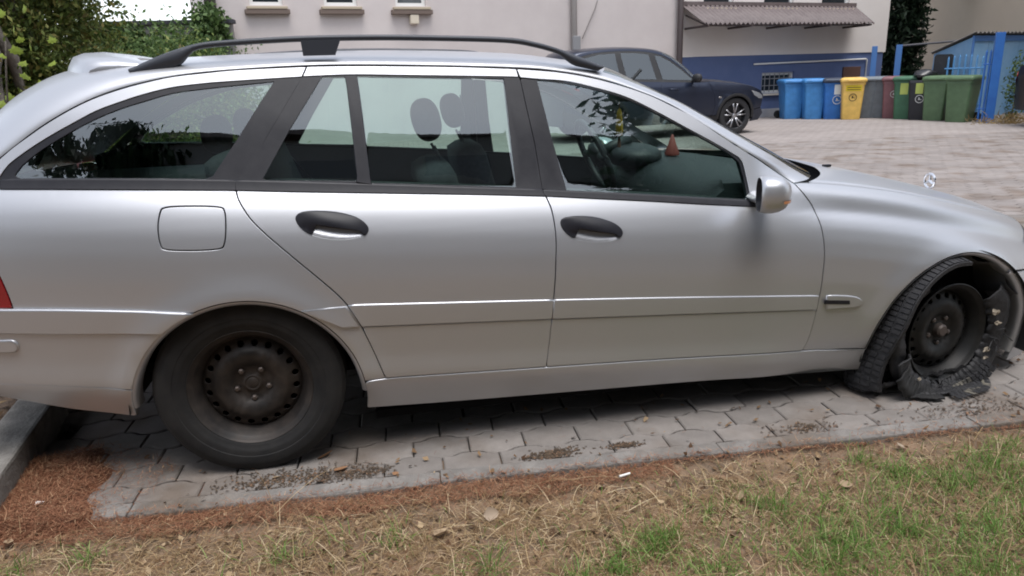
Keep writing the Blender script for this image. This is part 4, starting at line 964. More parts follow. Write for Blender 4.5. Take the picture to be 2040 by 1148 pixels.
# a folded-over length of tread, its blocks facing outwards
rnd = random.Random(8); fb_ = {0: MB(), 1: MB()}
for i in range(13):
    for k in range(4):
        a_ = 256+i*5.2; r0 = .218+.023*k
        q = []
        for (da, dr) in ((.4,.0022),(4.6,.0022),(4.6,.0208),(.4,.0208)):
            t = math.radians(a_+da+(k % 2)*1.2); r = r0+dr; z = r*math.sin(t); u = .126+.012*nz3(t*1.3, r*9, 2)
            if z < GZ+.012: u += (GZ+.012-z)*1.1; z = GZ+.012
            q.append((r*math.cos(t), u, z))
        b_ = [(x, -u, z) for x, u, z in q]; tp = [(x, -u-.008, z+.001) for x, u, z in q]
        fb_[1 if rnd.random() < .42 and 2 < i < 10 else 0].add(b_+tp, [(4,5,6,7),(0,1,5,4),(1,2,6,5),(2,3,7,6),(3,0,4,7)])
for k_, mt in ((0, TB), (1, TB2)): o = fb_[k_].build('folded_tread', mt, fwheel); o['kind'] = 'stuff'
CORD = M('frayed_cord', (.42,.36,.28), .95, col2=(.16,.13,.10), scale=60)
rnd = random.Random(4)
for (ang, r, u, sx, sz) in ((16,.232,.100,.024,.018),(4,.238,.104,.020,.010),(-26,.222,.10,.022,.014),(-34,.228,.108,.014,.008),(214,.255,.10,.012,.010),(222,.235,.112,.010,.008)):
    t = math.radians(ang); c = (r*math.cos(t), -u-.012, max(GZ+.02, r*math.sin(t))); n = 9; V = [c]; 
    for k in range(n):
        q = 2*math.pi*k/n; s_ = rnd.uniform(.55, 1.15); V.append((c[0]+sx*s_*math.cos(q), c[1]+rnd.uniform(-.004,.008), c[2]+sz*s_*math.sin(q)))
    o = obj('frayed_cord', V, [(0, 1+k, 1+(k+1) % n) for k in range(n)], CORD, fwheel, False); o.modifiers.new('thick', 'SOLIDIFY').thickness = .004
for k in range(16):
    t = math.radians(rnd.uniform(-60, -5) if k % 2 else rnd.uniform(200, 300)); r = rnd.uniform(.21, .29)
    p0 = Vector((r*math.cos(t), -.10, max(GZ+.02, r*math.sin(t)))); p1 = p0+Vector((rnd.uniform(-.04,.04), -.02, rnd.uniform(-.02,.03))); p2 = p1+Vector((rnd.uniform(-.03,.03), rnd.uniform(-.01,.01), -.02))
    p2.z = max(p2.z, GZ+.003)
    MB().tube(sm([p0, p1, p2], .01), .0022, 5).build('loose_strand', RUBBER2, fwheel)
# torn grey liner hanging in the arch
V = []; 
for i in range(15):
    t = math.radians(78-i*4.2)
    for k in range(5): V.append((2.735+(.372-.012*k-.02*math.sin(i*.8))*math.cos(t), -.80+.03*k+.01*math.sin(i), .19+(.372-.012*k-.02*math.sin(i*.8))*math.sin(t)))
obj('torn_liner', V, [(i*5+k, (i+1)*5+k, (i+1)*5+k+1, i*5+k+1) for i in range(14) for k in range(4)], M('grey_liner', (.07,.07,.075), .6), car)
# ------------------------------------------------------------------ air freshener and ornament in the estate's cabin
YEL = M('yellow_fabric', (.55,.36,.03), .8, col2=(.30,.16,.03), scale=25)
fr_ = empty('air_freshener', (1.60,0,1.02)); tag(fr_, 'yellow pouch air freshener hanging below the interior mirror', 'air freshener')
MB().tube([(0,0,.195),(0,.004,.15),(0,0,.125)], .0018, 5).build('cord', YEL, fr_)
loft('pouch', [[(r*.55*math.cos(t), r*math.sin(t), z) for t in np.linspace(0, 2*math.pi, 13)[:-1]] for z, r in ((.13,.004),(.118,.016),(.09,.022),(.06,.026),(.03,.030),(.008,.024),(0,.004))], YEL, fr_, closed=True, cap=True)
loft('tassel', [[(r*math.cos(t), r*math.sin(t), z) for t in np.linspace(0, 2*math.pi, 9)[:-1]] for z, r in ((0,.004),(-.012,.007),(-.045,.009))], M('brown_tassel', (.12,.05,.03), .9), fr_, closed=True, cap=True)
rt_ = loft('red_ornament', [[(1.98+r*math.cos(t), .28+r*math.sin(t), .893+z) for t in np.linspace(0, 2*math.pi, 13)[:-1]] for z, r in ((0,.036),(.01,.038),(.05,.022),(.10,.006),(.104,.002))], M('red_plastic', (.26,.06,.05), .6), None, closed=True, cap=True)
tag(rt_, 'small red cone-shaped ornament standing on the dashboard', 'ornament')

# ------------------------------------------------------------------ dark SUV
NAVY = paintmat('black_blue_paint', (.010,.017,.040), .30, .45, dust=(.06,.055,.05), coat=.35, dustz=(.1,.7), dustamt=.18)
SUVGL = glassmat('suv_glass', (.28,.33,.36), 2.1)
CLAD = M('suv_cladding', (.016,.016,.018), .6)
ALLOY = M('grey_alloy', (.42,.42,.44), .3, .9); TYRE2 = M('suv_tyre', (.02,.02,.022), .7)
SWT = _tab([(.0,.80),(.25,.86),(.40,.905),(.55,.930),(.70,.940),(.82,.945),(.90,.945),(.94,.938),(.99,.915),(1.04,.88),(1.10,.845),(1.5,.665),(1.62,.60),(1.8,.5)], 0, 1.8, .002, .012)
def sw_(x, z):
    x = np.asarray(x, float); v = np.interp(np.asarray(z, float)+.02*(x-1.4), *SWT)
    v = v-.06*(np.clip(.2-x, 0, 3)/1.0)**2-.22*(np.clip(x-2.9, 0, 2))**2.2
    for cx in (0, 2.86): v = v+.016*np.exp(-((np.hypot(x-cx, z-.37)-.43)/.05)**2)
    return v
def make_suv(label, loc, rz):
    root = tag(empty('parked_suv', loc, rz), label, 'car')
    BEL = [(-.85,1.12),(-.3,1.10),(.4,1.075),(1.2,1.05),(1.98,1.02)]
    HO = [(1.98,1.03),(2.2,1.035),(2.6,1.01),(3.0,.965),(3.3,.915),(3.48,.85),(3.56,.76)]
    GUTS = [(-.85,1.30),(-.72,1.42),(-.45,1.52),(-.1,1.565),(.4,1.585),(.9,1.565),(1.2,1.51),(1.45,1.41),(1.7,1.25),(1.9,1.09),(2.0,1.03)]
    for s_ in (-1, 1):
        kw = dict(side=s_, step=.07 if s_ < 0 else .15)
        ar, af = arc(0,.37,.42,168,10,20), arc(2.86,.37,.42,170,14,20)
        q = panel('quarter_panel', [(-.90,.62)]+ar[:1]+ar[1:]+[(.46,.42),(.50,.75),(.30,1.08)]+sm(BEL[:3][::-1], .1)[1:-1]+[(-.88,1.12),(-.95,.9)], sw_, NAVY, root, **kw)
        d1 = panel('rear_door', [(.46,.42),(1.12,.40),(1.16,.7),(1.15,1.052),(.30,1.08),(.50,.75)], sw_, NAVY, root, **kw)
        d2 = panel('front_door', [(1.12,.40),(2.30,.40),(2.36,.55),(2.34,.8),(2.22,1.03),(1.98,1.02),(1.15,1.052),(1.16,.7)], sw_, NAVY, root, **kw)
        w_ = panel('front_wing', [(2.30,.40),(2.443,.40)]+af+[(3.30,.48),(3.52,.52),(3.56,.76)]+sm(HO[1:-1], .1)[::-1]+[(2.22,1.03),(2.34,.8),(2.36,.55)], sw_, NAVY, root, **kw)
        panel('sill', [(.42,.28),(2.44,.28),(2.443,.395),(.46,.41)], sw_, CLAD, root, off=.01, **kw)
        panel('front_bumper_side', [(3.275,.47)]+arc(2.86,.37,.42,13,-18,8)+[(3.32,.24),(3.50,.26),(3.60,.40),(3.52,.51)], sw_, NAVY, root, **kw)
        panel('rear_bumper_side', [(-.405,.47)]+arc(0,.37,.42,168,195,8)+[(-.5,.27),(-.85,.32),(-.95,.60),(-.90,.615)], sw_, CLAD, root, **kw)
        for cx, par in ((0, q), (2.86, w_)):
            rr = arc(cx,.37,.45,186,-6,24)+arc(cx,.37,.395,-6,186,24); panel('arch_cladding', rr, sw_, CLAD, par, off=.012, gap=0, **kw)
            loft('arch_liner', [[(cx+.43*math.cos(t), s_*y_, .37+.43*math.sin(t)) for t in np.linspace(-.2, math.pi+.2, 24)] for y_ in (.90,.55)]+[[(cx+.1*math.cos(t), s_*.55, .37+.1*math.sin(t)) for t in np.linspace(-.2, math.pi+.2, 24)]], GAPBLACK, root)
        panel('window_surround', sm(BEL, .12)+sm([(1.98,1.03),(1.86,1.10),(1.68,1.235),(1.42,1.39),(1.18,1.485),(.88,1.54),(.4,1.56),(-.1,1.54),(-.45,1.48),(-.70,1.36),(-.80,1.20)], .06), sw_, CLAD, root, gap=0, off=-.004, **kw)
        for nm, P_, par in (('front_window', [(1.20,1.085),(1.88,1.06),(1.66,1.215),(1.42,1.36),(1.20,1.45),(1.10,1.465)], d2), ('rear_window', [(.42,1.115),(1.06,1.09),(.96,1.49),(.70,1.515),(.36,1.525)], d1), ('quarter_window', [(-.62,1.15),(.28,1.12),(.24,1.52),(-.1,1.505),(-.42,1.44),(-.60,1.32)], q)):
            panel(nm, P_, sw_, SUVGL, par, gap=0, lip=None, off=.002, **kw)
        panel('gutter_rail', sm(GUTS, .06)+sm([(1.99,1.02),(1.86,1.105),(1.68,1.24),(1.42,1.395),(1.18,1.49),(.88,1.545),(.4,1.565),(-.1,1.545),(-.45,1.485),(-.70,1.37),(-.80,1.21)], .06), sw_, NAVY, root, gap=0, **kw)
        panel('gap_backing', [(-.9,1.08),(1.98,1.0),(3.2,.86),(3.25,.3)]+arc(2.86,.37,.44,-5,185,16)+arc(0,.37,.44,-5,185,16)+[(-.8,.35)], sw_, GAPBLACK, root, gap=0, lip=None, off=-.04, side=s_, step=.2)  # added black sheet that keeps the panel gaps dark
        panel('headlight', [(3.22,.865),(3.42,.815),(3.52,.76),(3.54,.69),(3.44,.70),(3.30,.77)], sw_, CLEARLENS, root, gap=0, off=.006, **kw)
        panel('tail_light', [(-.93,.86),(-.62,.93),(-.60,.99),(-.93,1.02)], sw_, REDLENS, root, gap=0, off=.006, **kw)
        panel('wing_badge', [(2.44,.74),(2.50,.74),(2.50,.77),(2.44,.77)], sw_, CHROME, root, gap=0, off=.005, **kw)
        for dx in (.55, 1.30): 
            o = MB().tube([(dx, s_*.955, .93), (dx+.03, s_*.975, .932), (dx+.17, s_*.975, .928), (dx+.2, s_*.955, .926)], .012, 6).build('door_handle', NAVY, d1 if dx < 1 else d2, True)
        ellipsoid('door_mirror', (1.86, s_*1.04, 1.10), (.075,.11,.085), CLAD, d2, (0,0,-s_*.25), 8)
        MB().tube([(1.86, s_*.86, 1.05), (1.86, s_*.98, 1.05)], .03, 6).build('mirror_arm', CLAD, d2)
        for cx in (0, 2.86):
            t_ = lathe('wheel', [(.20,-.11),(.245,-.115),(.31,-.125),(.35,-.12),(.366,-.10),(.37,-.07),(.37,.07),(.366,.10),(.35,.118),(.31,.125),(.262,.118),(.255,.110),(.245,.100)], TYRE2, root, 40, s_, clampz=-.368); t_.location = (cx, s_*.80, .37)
            rm = lathe('rim', [(.262,.112),(.256,.116),(.248,.110),(.240,.085),(.225,.03),(.0,.02)], M('rim_dark', (.05,.05,.055), .4, .8) if 'rim_dark' not in bpy.data.materials else bpy.data.materials['rim_dark'], t_, 32, s_)
            for k in range(5):
                for dv in (-.17, .17):
                    a = 2*math.pi*k/5+math.pi/2; a2 = a+dv*1.25
                    sp = MB(); p0 = (.05*math.cos(a+dv*.6), s_*.085, .05*math.sin(a+dv*.6)); p1 = (.25*math.cos(a2), s_*.108, .25*math.sin(a2))
                    sp.tube([p0, ((p0[0]+p1[0])/2, s_*.100, (p0[2]+p1[2])/2), p1], [.018,.015,.017], 6); sp.build('spoke', ALLOY, t_, True)
            lathe('hub_cap', [(0,.10),(.03,.10),(.05,.09),(.06,.07)], ALLOY, t_, 16, s_)
    # upper shell
    PR = list(zip(GUTS, [(-1.0,1.10),(-.98,1.30),(-.80,1.56),(-.3,1.635),(.4,1.66),(.95,1.635),(1.30,1.585),(1.60,1.455),(1.87,1.295),(2.10,1.13),(2.22,1.06)]))
    ix = np.linspace(0, 10, 41); A = _resamp([a for a, b in PR], ix); B = _resamp([b for a, b in PR], ix)
    def sec(k): 
        r = []; ys = float(sw_(A[k][0], A[k][1]))
        for t in np.linspace(-1, 1, 33):
            th = (1-abs(t))*math.pi/2; la = math.cos(th)**.85*(1 if t > 0 else -1); ri = math.sin(th)
            r.append((A[k][0]+(B[k][0]-A[k][0])*ri, ys*la, A[k][1]+(B[k][1]-A[k][1])*ri))
        return r
    loft('roof', [sec(k) for k in range(6, 26)], NAVY, root); loft('windscreen', [sec(k) for k in range(25, 41)], SUVGL, root); loft('tailgate_window', [sec(k) for k in range(0, 7)], DARKGL, root)
    hz = lambda x: float(np.interp(x, [a for a, b in HO], [b for a, b in HO]))
    loft('bonnet', [[(2.02+(3.50-2.02)*t+.16*(1-f*f), f*(float(sw_(2.02+1.48*t, hz(2.02+1.48*t)))-.01), hz(2.02+1.48*t)+.05*(1-abs(f)**2.2)-.003) for f in np.linspace(-1, 1, 21)] for t in np.linspace(0, 1, 16)], NAVY, root)
    loft('front_face', [[(3.50+.17*(1-abs(f)**2.4)-.1*abs(z-.5)**2, f*float(sw_(3.5, z)), z) for f in np.linspace(-1, 1, 17)] for z in np.linspace(.25, .84, 9)], NAVY, root)
    loft('grille', [[(3.515+.17*(1-abs(f)**2.4), f*.6, z) for f in np.linspace(-.8, .8, 9)] for z in (.50,.62,.76)], CLAD, root)
    loft('tailgate', [[(-.92-.08*(1-abs(f)**2.4), f*float(sw_(-.92, z)), z) for f in np.linspace(-1, 1, 17)] for z in np.linspace(.32, 1.12, 9)], NAVY, root, flip=True)
    MB().box((1.35,0,.30), (3.6,1.6,.06)).build('underbody', GAPBLACK, root)
    cushion('cabin', (.7,0,.85), (2.2,1.3,.4), .05, root, GAPBLACK)
    return root
def taller(root):
    for q in root.children:
        if q.type != 'MESH' or q.name.startswith('wheel'): continue
        for r in [q]+list(q.children):
            if r.location.length > 0: r.location.z += .05; continue
            for v in r.data.vertices: v.co.z += .14*min(1, max(0, (v.co.z-.85)/.6))
            r.data.update()
suv = make_suv('dark blue-black SUV parked beyond the estate car, left of the bins', (0,0,0), 0)
taller(suv); rz_ = math.radians(7); fl = Vector((2.86,-.93,0)); Rm = Matrix.Rotation(rz_, 4, 'Z'); suv.location = Vector((7.98,11.1,0))-(Rm @ fl); suv.rotation_euler = (0,0,rz_)
suv['group'] = 'dark cars parked in the yard'
s2 = copy_tree(suv, None, {'label': 'dark car at the right edge of the yard, cut off by the frame'}); s2.location = (14.28,8.95,0); s2.rotation_euler = (0,0,math.radians(-8))

# ------------------------------------------------------------------ wheelie bins
def binmat(n, c, c2=None): return M(n, c, .5, col2=c2 or tuple(min(1, v*1.25) for v in c), scale=6, rvar=.08)
def rrect(w, d, r, z, n=4, cy=0):
    o = []
    for cx_, cy_, a0 in ((w/2-r, d/2-r, 0), (-w/2+r, d/2-r, 90), (-w/2+r, -d/2+r, 180), (w/2-r, -d/2+r, 270)):
        for i in range(n+1):
            a = math.radians(a0+90*i/n); o.append((cx_+r*math.cos(a), cy+cy_+r*math.sin(a), z))
    return o
INK_W = M('white_print', (.65,.66,.66), .6); INK_B = M('black_print', (.05,.04,.02), .6)
def make_bin(label, mat, lidmat, loc, rz, sticker=None, emblem=None, lid='shut', h=.96, squeeze=1.0):
    b = tag(empty('wheelie_bin', loc, rz), label, 'bin', 'wheelie bins lined up by the blue gate')
    S = squeeze
    prof = [(.0,.40,.46),(.02,.42,.48),(.45,.465,.56),(.80,.505,.625),(.86,.51,.64),(.862,.545,.67),(.935,.555,.685),(.94,.53,.66)]
    loft('body', [rrect(w*S, d*S, .05, z*h, cy=(d-.66)*.35) for z, w, d in prof], mat, b, closed=True, cap=True)
    for sx in (-1, 1):
        wl = lathe('bin_wheel', [(0,.02),(.05,.025),(.09,.025),(.10,.012),(.10,-.012),(.09,-.025),(0,-.02)], RUBBER, b, 20, sx); wl.location = (sx*.235*S, .26*S, .10)
    if lid == 'shut':
        l_ = loft('lid', [rrect(w*S, d*S, .06, z*h, cy=.0) for z, w, d in ((.925,.575,.70),(.945,.60,.73),(.985,.60,.73),(1.015,.57,.70),(1.035,.50,.60),(1.045,.34,.42))], lidmat, b, closed=True, cap=True)
        MB().box((0,-.365*S,.965*h), (.26*S,.05,.035), 0, .012).build('lid_grip', lidmat, l_)
    else:
        V = [(x+.30, .30+.02*math.sin(math.pi*(z_+.35)/.7)+y_, 1.20+z_) for y_ in (0,.05) for x, _, z_ in [(q[0], 0, q[1]) for q in rrect(.40,.54,.07,0)]]
        n = len(V)//2; obj('lid', V, [tuple(range(n)), tuple(range(n, 2*n))[::-1]]+[(i, (i+1) % n, n+(i+1) % n, n+i) for i in range(n)], lidmat, b, False)
    MB().tube([(-.2*S,.36*S,.93*h),(-.2*S,.41*S,.95*h),(.2*S,.41*S,.95*h),(.2*S,.36*S,.93*h)], .015, 6).build('handle', mat, b, True)
    fy_ = lambda z: -(.23+.17*0)*S-(.0)+0
    def front_y(z):       # y of the front face at height z
        zz = z/h; w = np.interp(zz, [p[0] for p in prof], [p[2] for p in prof]); return (w-.66)*.35-w/2*S
    def decal(name, x0, x1, z0, z1, mt, o_=.004):
        return obj(name, [(x0, front_y(z0)-o_, z0), (x1, front_y(z0)-o_, z0), (x1, front_y(z1)-o_, z1), (x0, front_y(z1)-o_, z1)], [(0,1,2,3)], mt, b, False)
    if sticker: 
        sk = decal('sticker', *sticker[0], sticker[1])
        if len(sticker) > 2:
            for k in range(2): decal('print_line', sticker[0][0]+.03, sticker[0][1]-.03, sticker[0][2]+.03+.05*k, sticker[0][2]+.045+.05*k, INK_B, .007)
    if emblem:
        cx, cz, r, mt = emblem; e = MB(); y = front_y(cz)-.006
        e.tube([(cx+r*math.cos(t), y+(.11*(r*math.sin(t))*-.9 if False else 0)-.11*r*math.sin(t), cz+r*math.sin(t)) for t in np.linspace(0, 2*math.pi, 25)], .008, 5, False); em = e.build('emblem_ring', mt, b)
        # the litter figure: head, body and basket
        fg = MB().box((cx-.01, y-.05*r, cz+.30*r), (.24*r,.004,.24*r)).build('emblem_head', mt, b)
        MB().add([(cx-.35*r,y,cz-.1*r),(cx+.2*r,y,cz-.1*r),(cx+.1*r,y-.01,cz+.18*r),(cx-.15*r,y-.01,cz+.18*r),(cx-.1*r,y+.02,cz-.6*r),(cx-.35*r,y+.02,cz-.6*r)], [(0,1,2,3),(0,1,4,5)]).build('emblem_body', mt, b)
        MB().add([(cx+.25*r,y+.02,cz-.55*r),(cx+.5*r,y+.02,cz-.55*r),(cx+.58*r,y,cz-.1*r),(cx+.18*r,y,cz-.1*r)], [(0,1,2,3)]).build('emblem_basket', mt, b)
    return b
BL1 = binmat('bin_blue_light', (.045,.19,.44)); BL2 = binmat('bin_blue_deep', (.02,.12,.38)); DKL = binmat('bin_lid_dark', (.025,.035,.06))
YB = binmat('bin_yellow', (.62,.40,.10)); GYB = binmat('bin_grey', (.13,.15,.17)); MAR = binmat('bin_maroon', (.17,.075,.085)); GR1 = binmat('bin_green_dark', (.035,.11,.06)); BKB = binmat('bin_black', (.012,.013,.018)); GR2 = binmat('bin_green', (.075,.13,.065))
STW = M('white_sticker', (.62,.66,.68), .6); STY = M('yellow_sticker', (.62,.46,.02), .6); STG = M('lime_sticker', (.42,.50,.12), .6)
def bpos(px, R): return px, R
R_ = math.radians
make_bin('light blue wheelie bin at the left end of the row', BL1, BL1, (11.48,14.85,0), R_(-14))
make_bin('light blue wheelie bin, second in the row', BL1, BL1, (11.82,14.42,0), R_(-18))
make_bin('deep blue wheelie bin with dark lid and white sticker', BL2, DKL, (12.20,14.12,0), R_(-24), ((-.02,.13,.60,.84), STW), (.06,.47,.10,INK_W))
make_bin('yellow wheelie bin with a black litter emblem', YB, YB, (12.45,13.72,0), R_(-28), ((-.17,.19,.68,.82), STY, 1), (.0,.53,.085,INK_B))
make_bin('grey wheelie bin next to the yellow bin', GYB, GYB, (13.02,13.98,0), R_(-38))
make_bin('grey wheelie bin next to the maroon bin', GYB, GYB, (13.30,13.78,0), R_(-38))
make_bin('maroon wheelie bin between the grey and dark green bins', MAR, MAR, (13.42,13.42,0), R_(-38), None, (.0,.58,.075,INK_W))
make_bin('dark green wheelie bin with lime sticker beside the black bin', GR1, GR1, (13.45,13.0,0), R_(-46), ((-.11,.06,.58,.84), STG))
bb = make_bin('black wheelie bin with its lid thrown open', BKB, BKB, (13.52,12.55,0), R_(-50), ((-.10,.06,.60,.84), STG), (0,.48,.085,INK_W), 'open')
make_bin('mid green wheelie bin left of the last bin', GR2, GR2, (13.60,12.12,0), R_(-58))
make_bin('mid green wheelie bin at the right end of the row by the gate post', GR2, GR2, (13.62,11.42,0), R_(-62))
# refuse sack bulging out of the black bin
BAG = M('black_bin_liner', (.015,.016,.02), .3)
rings = []; rr_ = random.Random(3)
for i in range(9):
    ph = math.pi*i/8; rings.append([((.02+.24*math.sin(ph)*(1+.22*math.sin(3*t+i)+rr_.uniform(-.1,.1)))*math.cos(t), (.02+.24*math.sin(ph)*(1+.2*math.cos(4*t+i)))*math.sin(t), -.13*math.cos(ph)) for t in np.linspace(0, 2*math.pi, 17)[:-1]])
bg = loft('refuse_sack', rings, BAG, None, closed=True, cap=True); bg.location = (13.50,12.52,1.02); tag(bg, 'black refuse sack bulging out of the open black bin', 'sack')

# ------------------------------------------------------------------ gate, posts, shed
BLUEP = M('bright_blue_paint', (.022,.115,.40), .5, col2=(.03,.15,.46), scale=3); BLUEG = M('mid_blue_paint', (.06,.17,.42), .55)
def post(label, x, y, z1, s, mat):
    p_ = tag(MB().box((0,0,z1/2-.05), (s,s,z1+.1), 0, .008).build('gate_post', mat), label, 'post'); p_.location = (x,y,0); p_.rotation_euler = (0,0,R_(-35)); return p_
post('thick bright blue gate post right of the green bins', 13.78,10.80,1.86,.17,BLUEP)
post('blue gate post at the corner of the cream building', 13.50,14.42,1.74,.13,BLUEG)
post('blue gate post in front of the dark conifer', 13.96,14.10,1.75,.14,BLUEG)
def picket_panel(label, p0, p1, z0, z1, n, mat, dome=0):
    p0, p1 = Vector(p0), Vector(p1); root = tag(empty('picket_gate', p0), label, 'gate'); d = p1-p0
    for f in (.18,.8): MB().tube([d*.0+Vector((0,0,z0+(z1-z0)*f)), d+Vector((0,0,z0+(z1-z0)*f))], .02, 6).build('rail', mat, root)
    for k in range(n):
        q = d*((k+.5)/n); zz = z1+dome*math.sin(math.pi*(k+.5)/n)
        MB().tube([q+Vector((0,0,z0)), q+Vector((0,0,zz-.05)), q+Vector((0,0,zz))], [.022,.022,.004], 6).build('picket', mat, root)
    return root
picket_panel('light blue picket gate leaf behind the green bins', (13.95,12.45,0), (14.30,11.65,0), .1, 1.40, 7, M('pale_blue_paint', (.10,.28,.55), .55), .06)
picket_panel('narrow blue gate leaf folded against the thick post', (13.62,10.98,0), (13.72,10.86,0), .02, 1.52, 2, BLUEP)
tb = tag(MB().tube([(13.96,14.10,1.72),(15.3,13.3,1.80)], .03, 6).build('gate_bar', M('dark_bar', (.05,.05,.06), .6)), 'thin dark bar running from the blue post to the shed roof', 'bar')
shed = tag(empty('shed', (14.5,12.3,0)), 'light blue sheet metal shed with grey corrugated roof', 'shed')
SHB = M('light_blue_sheet', (.17,.36,.60), .6, col2=(.25,.44,.66), scale=2.5, detail=8); 
SDa, SDb = Vector((.953,.302,0)), Vector((.3,.95,0))
def SH(a, b, z): return SDa*a+SDb*b+Vector((0,0,z))
ed = [0,.62,1.25,1.9,2.6,3.4,4.2]
for k in range(6):
    a0, a1 = ed[k]+.006, ed[k+1]-.006
    obj('front_sheet', [SH(a0,0,-.05), SH(a1,0,-.05), SH(a1,0,1.86), SH(a0,0,1.86), SH(a0,.03,-.05), SH(a1,.03,-.05), SH(a1,.03,1.86), SH(a0,.03,1.86)], [(0,1,2,3),(0,3,7,4),(1,5,6,2)], SHB, shed, False)
obj('side_wall', [SH(.004,.0,-.05), SH(.004,2.06,-.05), SH(.004,2.06,1.50), SH(.004,0,1.84)], [(0,1,2,3)], SHB, shed, False)
MB().box(SH(2.1,-.02,1.80), (4.2,.03,.12), math.atan2(.302,.953)).build('fascia', BLUEG, shed)
MB().tube([SH(-.01,-.01,0), SH(-.01,-.01,1.86)], .03, 6).build('corner_post', BLUEG, shed)
V = []; nR = 150
for i in range(nR+1):
    a = -.08+4.4*i/nR; rp = .022*math.sin(2*math.pi*i/5.5); V += [SH(a,-.12,1.93+rp), SH(a,2.2,1.53+rp), SH(a,-.12,1.915+rp), SH(a,2.2,1.515+rp)]
obj('roof', V, [(4*i, 4*i+4, 4*i+5, 4*i+1) for i in range(nR)]+[(4*i, 4*i+2, 4*i+6, 4*i+4) for i in range(nR)]+[(4*i+2, 4*i+3, 4*i+7, 4*i+6) for i in range(nR)], M('weathered_fibre_cement', (.13,.125,.12), .9, col2=(.2,.19,.18), scale=5), shed)

# ------------------------------------------------------------------ vegetation
def foliage(name, blobs, mat, parent=None, size=(.05,.09), asp=.45, droop=.3, seed=1, shell=.5):
    """many leaf-sized folded faces spread through ellipsoidal clumps; blobs: (centre, radii, count)"""
    g = np.random.default_rng(seed); P = []
    for c, r, n in blobs:
        d = g.normal(size=(n, 3)); d /= np.linalg.norm(d, axis=1)[:, None]; rad = shell+(1-shell)*g.random(n)**.5; rad = np.where(g.random(n) < .2, g.random(n), rad)
        P.append(np.array(c)+d*rad[:, None]*np.array(r)*(1+.18*g.normal(size=(n, 1))))
    P = np.concatenate(P); n = len(P); L = g.uniform(*size, n)[:, None]
    t = g.normal(size=(n, 3)); t[:, 2] -= droop; t /= np.linalg.norm(t, axis=1)[:, None]
    u = np.cross(t, g.normal(size=(n, 3))); u /= np.linalg.norm(u, axis=1)[:, None]; w = np.cross(t, u)
    V = np.stack([P, P+t*L*.5+u*L*asp*.5+w*L*.08, P+t*L, P+t*L*.5-u*L*asp*.5+w*L*.08], 1).reshape(-1, 3)
    b = np.arange(n)[:, None]*4; return quick(name, V, np.concatenate([b, b+1, b+2, b+3], 1), mat, parent)
def limbs(mb, base, tip, r0, r1, seed, n=6):
    g = random.Random(seed); P = [Vector(base)]
    for i in range(1, n+1): P.append(Vector(base).lerp(Vector(tip), i/n)+Vector((g.uniform(-.06,.06), g.uniform(-.06,.06), 0))*(1 if i < n else 0))
    mb.tube(P, [r0+(r1-r0)*i/n for i in range(n+1)], 10); return P
BARK = M('grey_bark', (.10,.085,.072), .95, col2=(.19,.165,.14), scale=12, detail=8, bump=.9, bscale=30)
LF1 = leafmat('hedge_leaf', (.055,.085,.022), (.17,.225,.055), (.32,.34,.11)); LF2 = leafmat('ivy_leaf', (.045,.085,.026), (.115,.185,.06), (.18,.25,.10)); LF3 = leafmat('maple_leaf', (.15,.22,.03), (.27,.34,.05)); LF4 = leafmat('conifer_needles', (.008,.018,.010), (.02,.04,.02)); LF5 = leafmat('brownish_leaf', (.10,.085,.025), (.20,.21,.05), (.30,.24,.08))
def tree(label, loc, trunk_r, trunk_h, blobs, mat, size, seed, cat='tree', lean=(0,0), mat2=None, asp=.45, name='tree'):
    r = tag(empty(name, loc), label, cat); mb = MB(); limbs(mb, (0,0,-.1), (lean[0],lean[1],trunk_h), trunk_r, trunk_r*.6, seed)
    rr = random.Random(seed)
    for c, ra, n in blobs[:7]: limbs(mb, (lean[0]*.7,lean[1]*.7,trunk_h*rr.uniform(.55,.95)), c, trunk_r*.4, .01, seed+n % 17, 5)
    mb.build('trunk', BARK, r, True)
    foliage('crown', blobs, mat, r, size, asp, .3, seed)
    if mat2: foliage('pale_leaves', [(c, tuple(v*1.02 for v in ra), max(1, n//4)) for c, ra, n in blobs], mat2, r, size, asp, .3, seed+50, .85)
    return r
def clumps(x0, x1, y0, y1, z0, z1, k, rad, n, seed):
    g = random.Random(seed); return [((g.uniform(x0,x1), g.uniform(y0,y1), g.uniform(z0,z1)), tuple(g.uniform(*rad) for _ in range(3)), n) for _ in range(k)]
# thick old trunk at the left edge, its foliage hanging over the bed
tree('broad tree with a grey leaning trunk at the left edge', (-2.75,4.0,.05), .20, 3.2, clumps(-1.2,.60,.3,1.5,.7,1.9,26,(.3,.5),900,3)+clumps(-1.6,.6,.2,2.0,1.8,3.9,36,(.35,.6),900,4), LF1, (.035,.08), 11, lean=(.10,.1), mat2=LF5)
tree('leafy shrub between the leaning tree and the ivy wall', (-1.9,6.6,.05), .05, 1.2, clumps(-.9,1.0,-.8,.8,.3,1.55,18,(.3,.5),800,5), LF1, (.035,.08), 21, 'shrub', mat2=LF5, name='shrub')
tree('dark green shrub in front of the ivy wall, behind the roof rail', (-1.9,9.6,.05), .05, 1.2, clumps(-1.6,.5,-.8,.8,.3,1.75,20,(.4,.6),700,6), LF2, (.05,.09), 31, 'shrub', mat2=LF1, name='shrub')
tree('thin-leaved tree rising over the ivy wall against the sky', (-5.1,11.2,0), .12, 3.4, clumps(-1.2,1.25,-.8,.8,2.3,4.8,24,(.35,.6),480,7), LF2, (.06,.12), 41, asp=.3)
iw = tag(empty('ivy_wall', (-4.2,12.4,0)), 'garden wall overgrown with ivy beside the cream building', 'wall')
MB().box((.9,.05,1.2), (2.9,.2,2.5)).build('wall', M('grey_render', (.22,.21,.20), .9), iw); MB().box((.9,.05,2.48), (3.0,.3,.07)).build('coping', M('dark_coping', (.05,.05,.06), .8), iw)
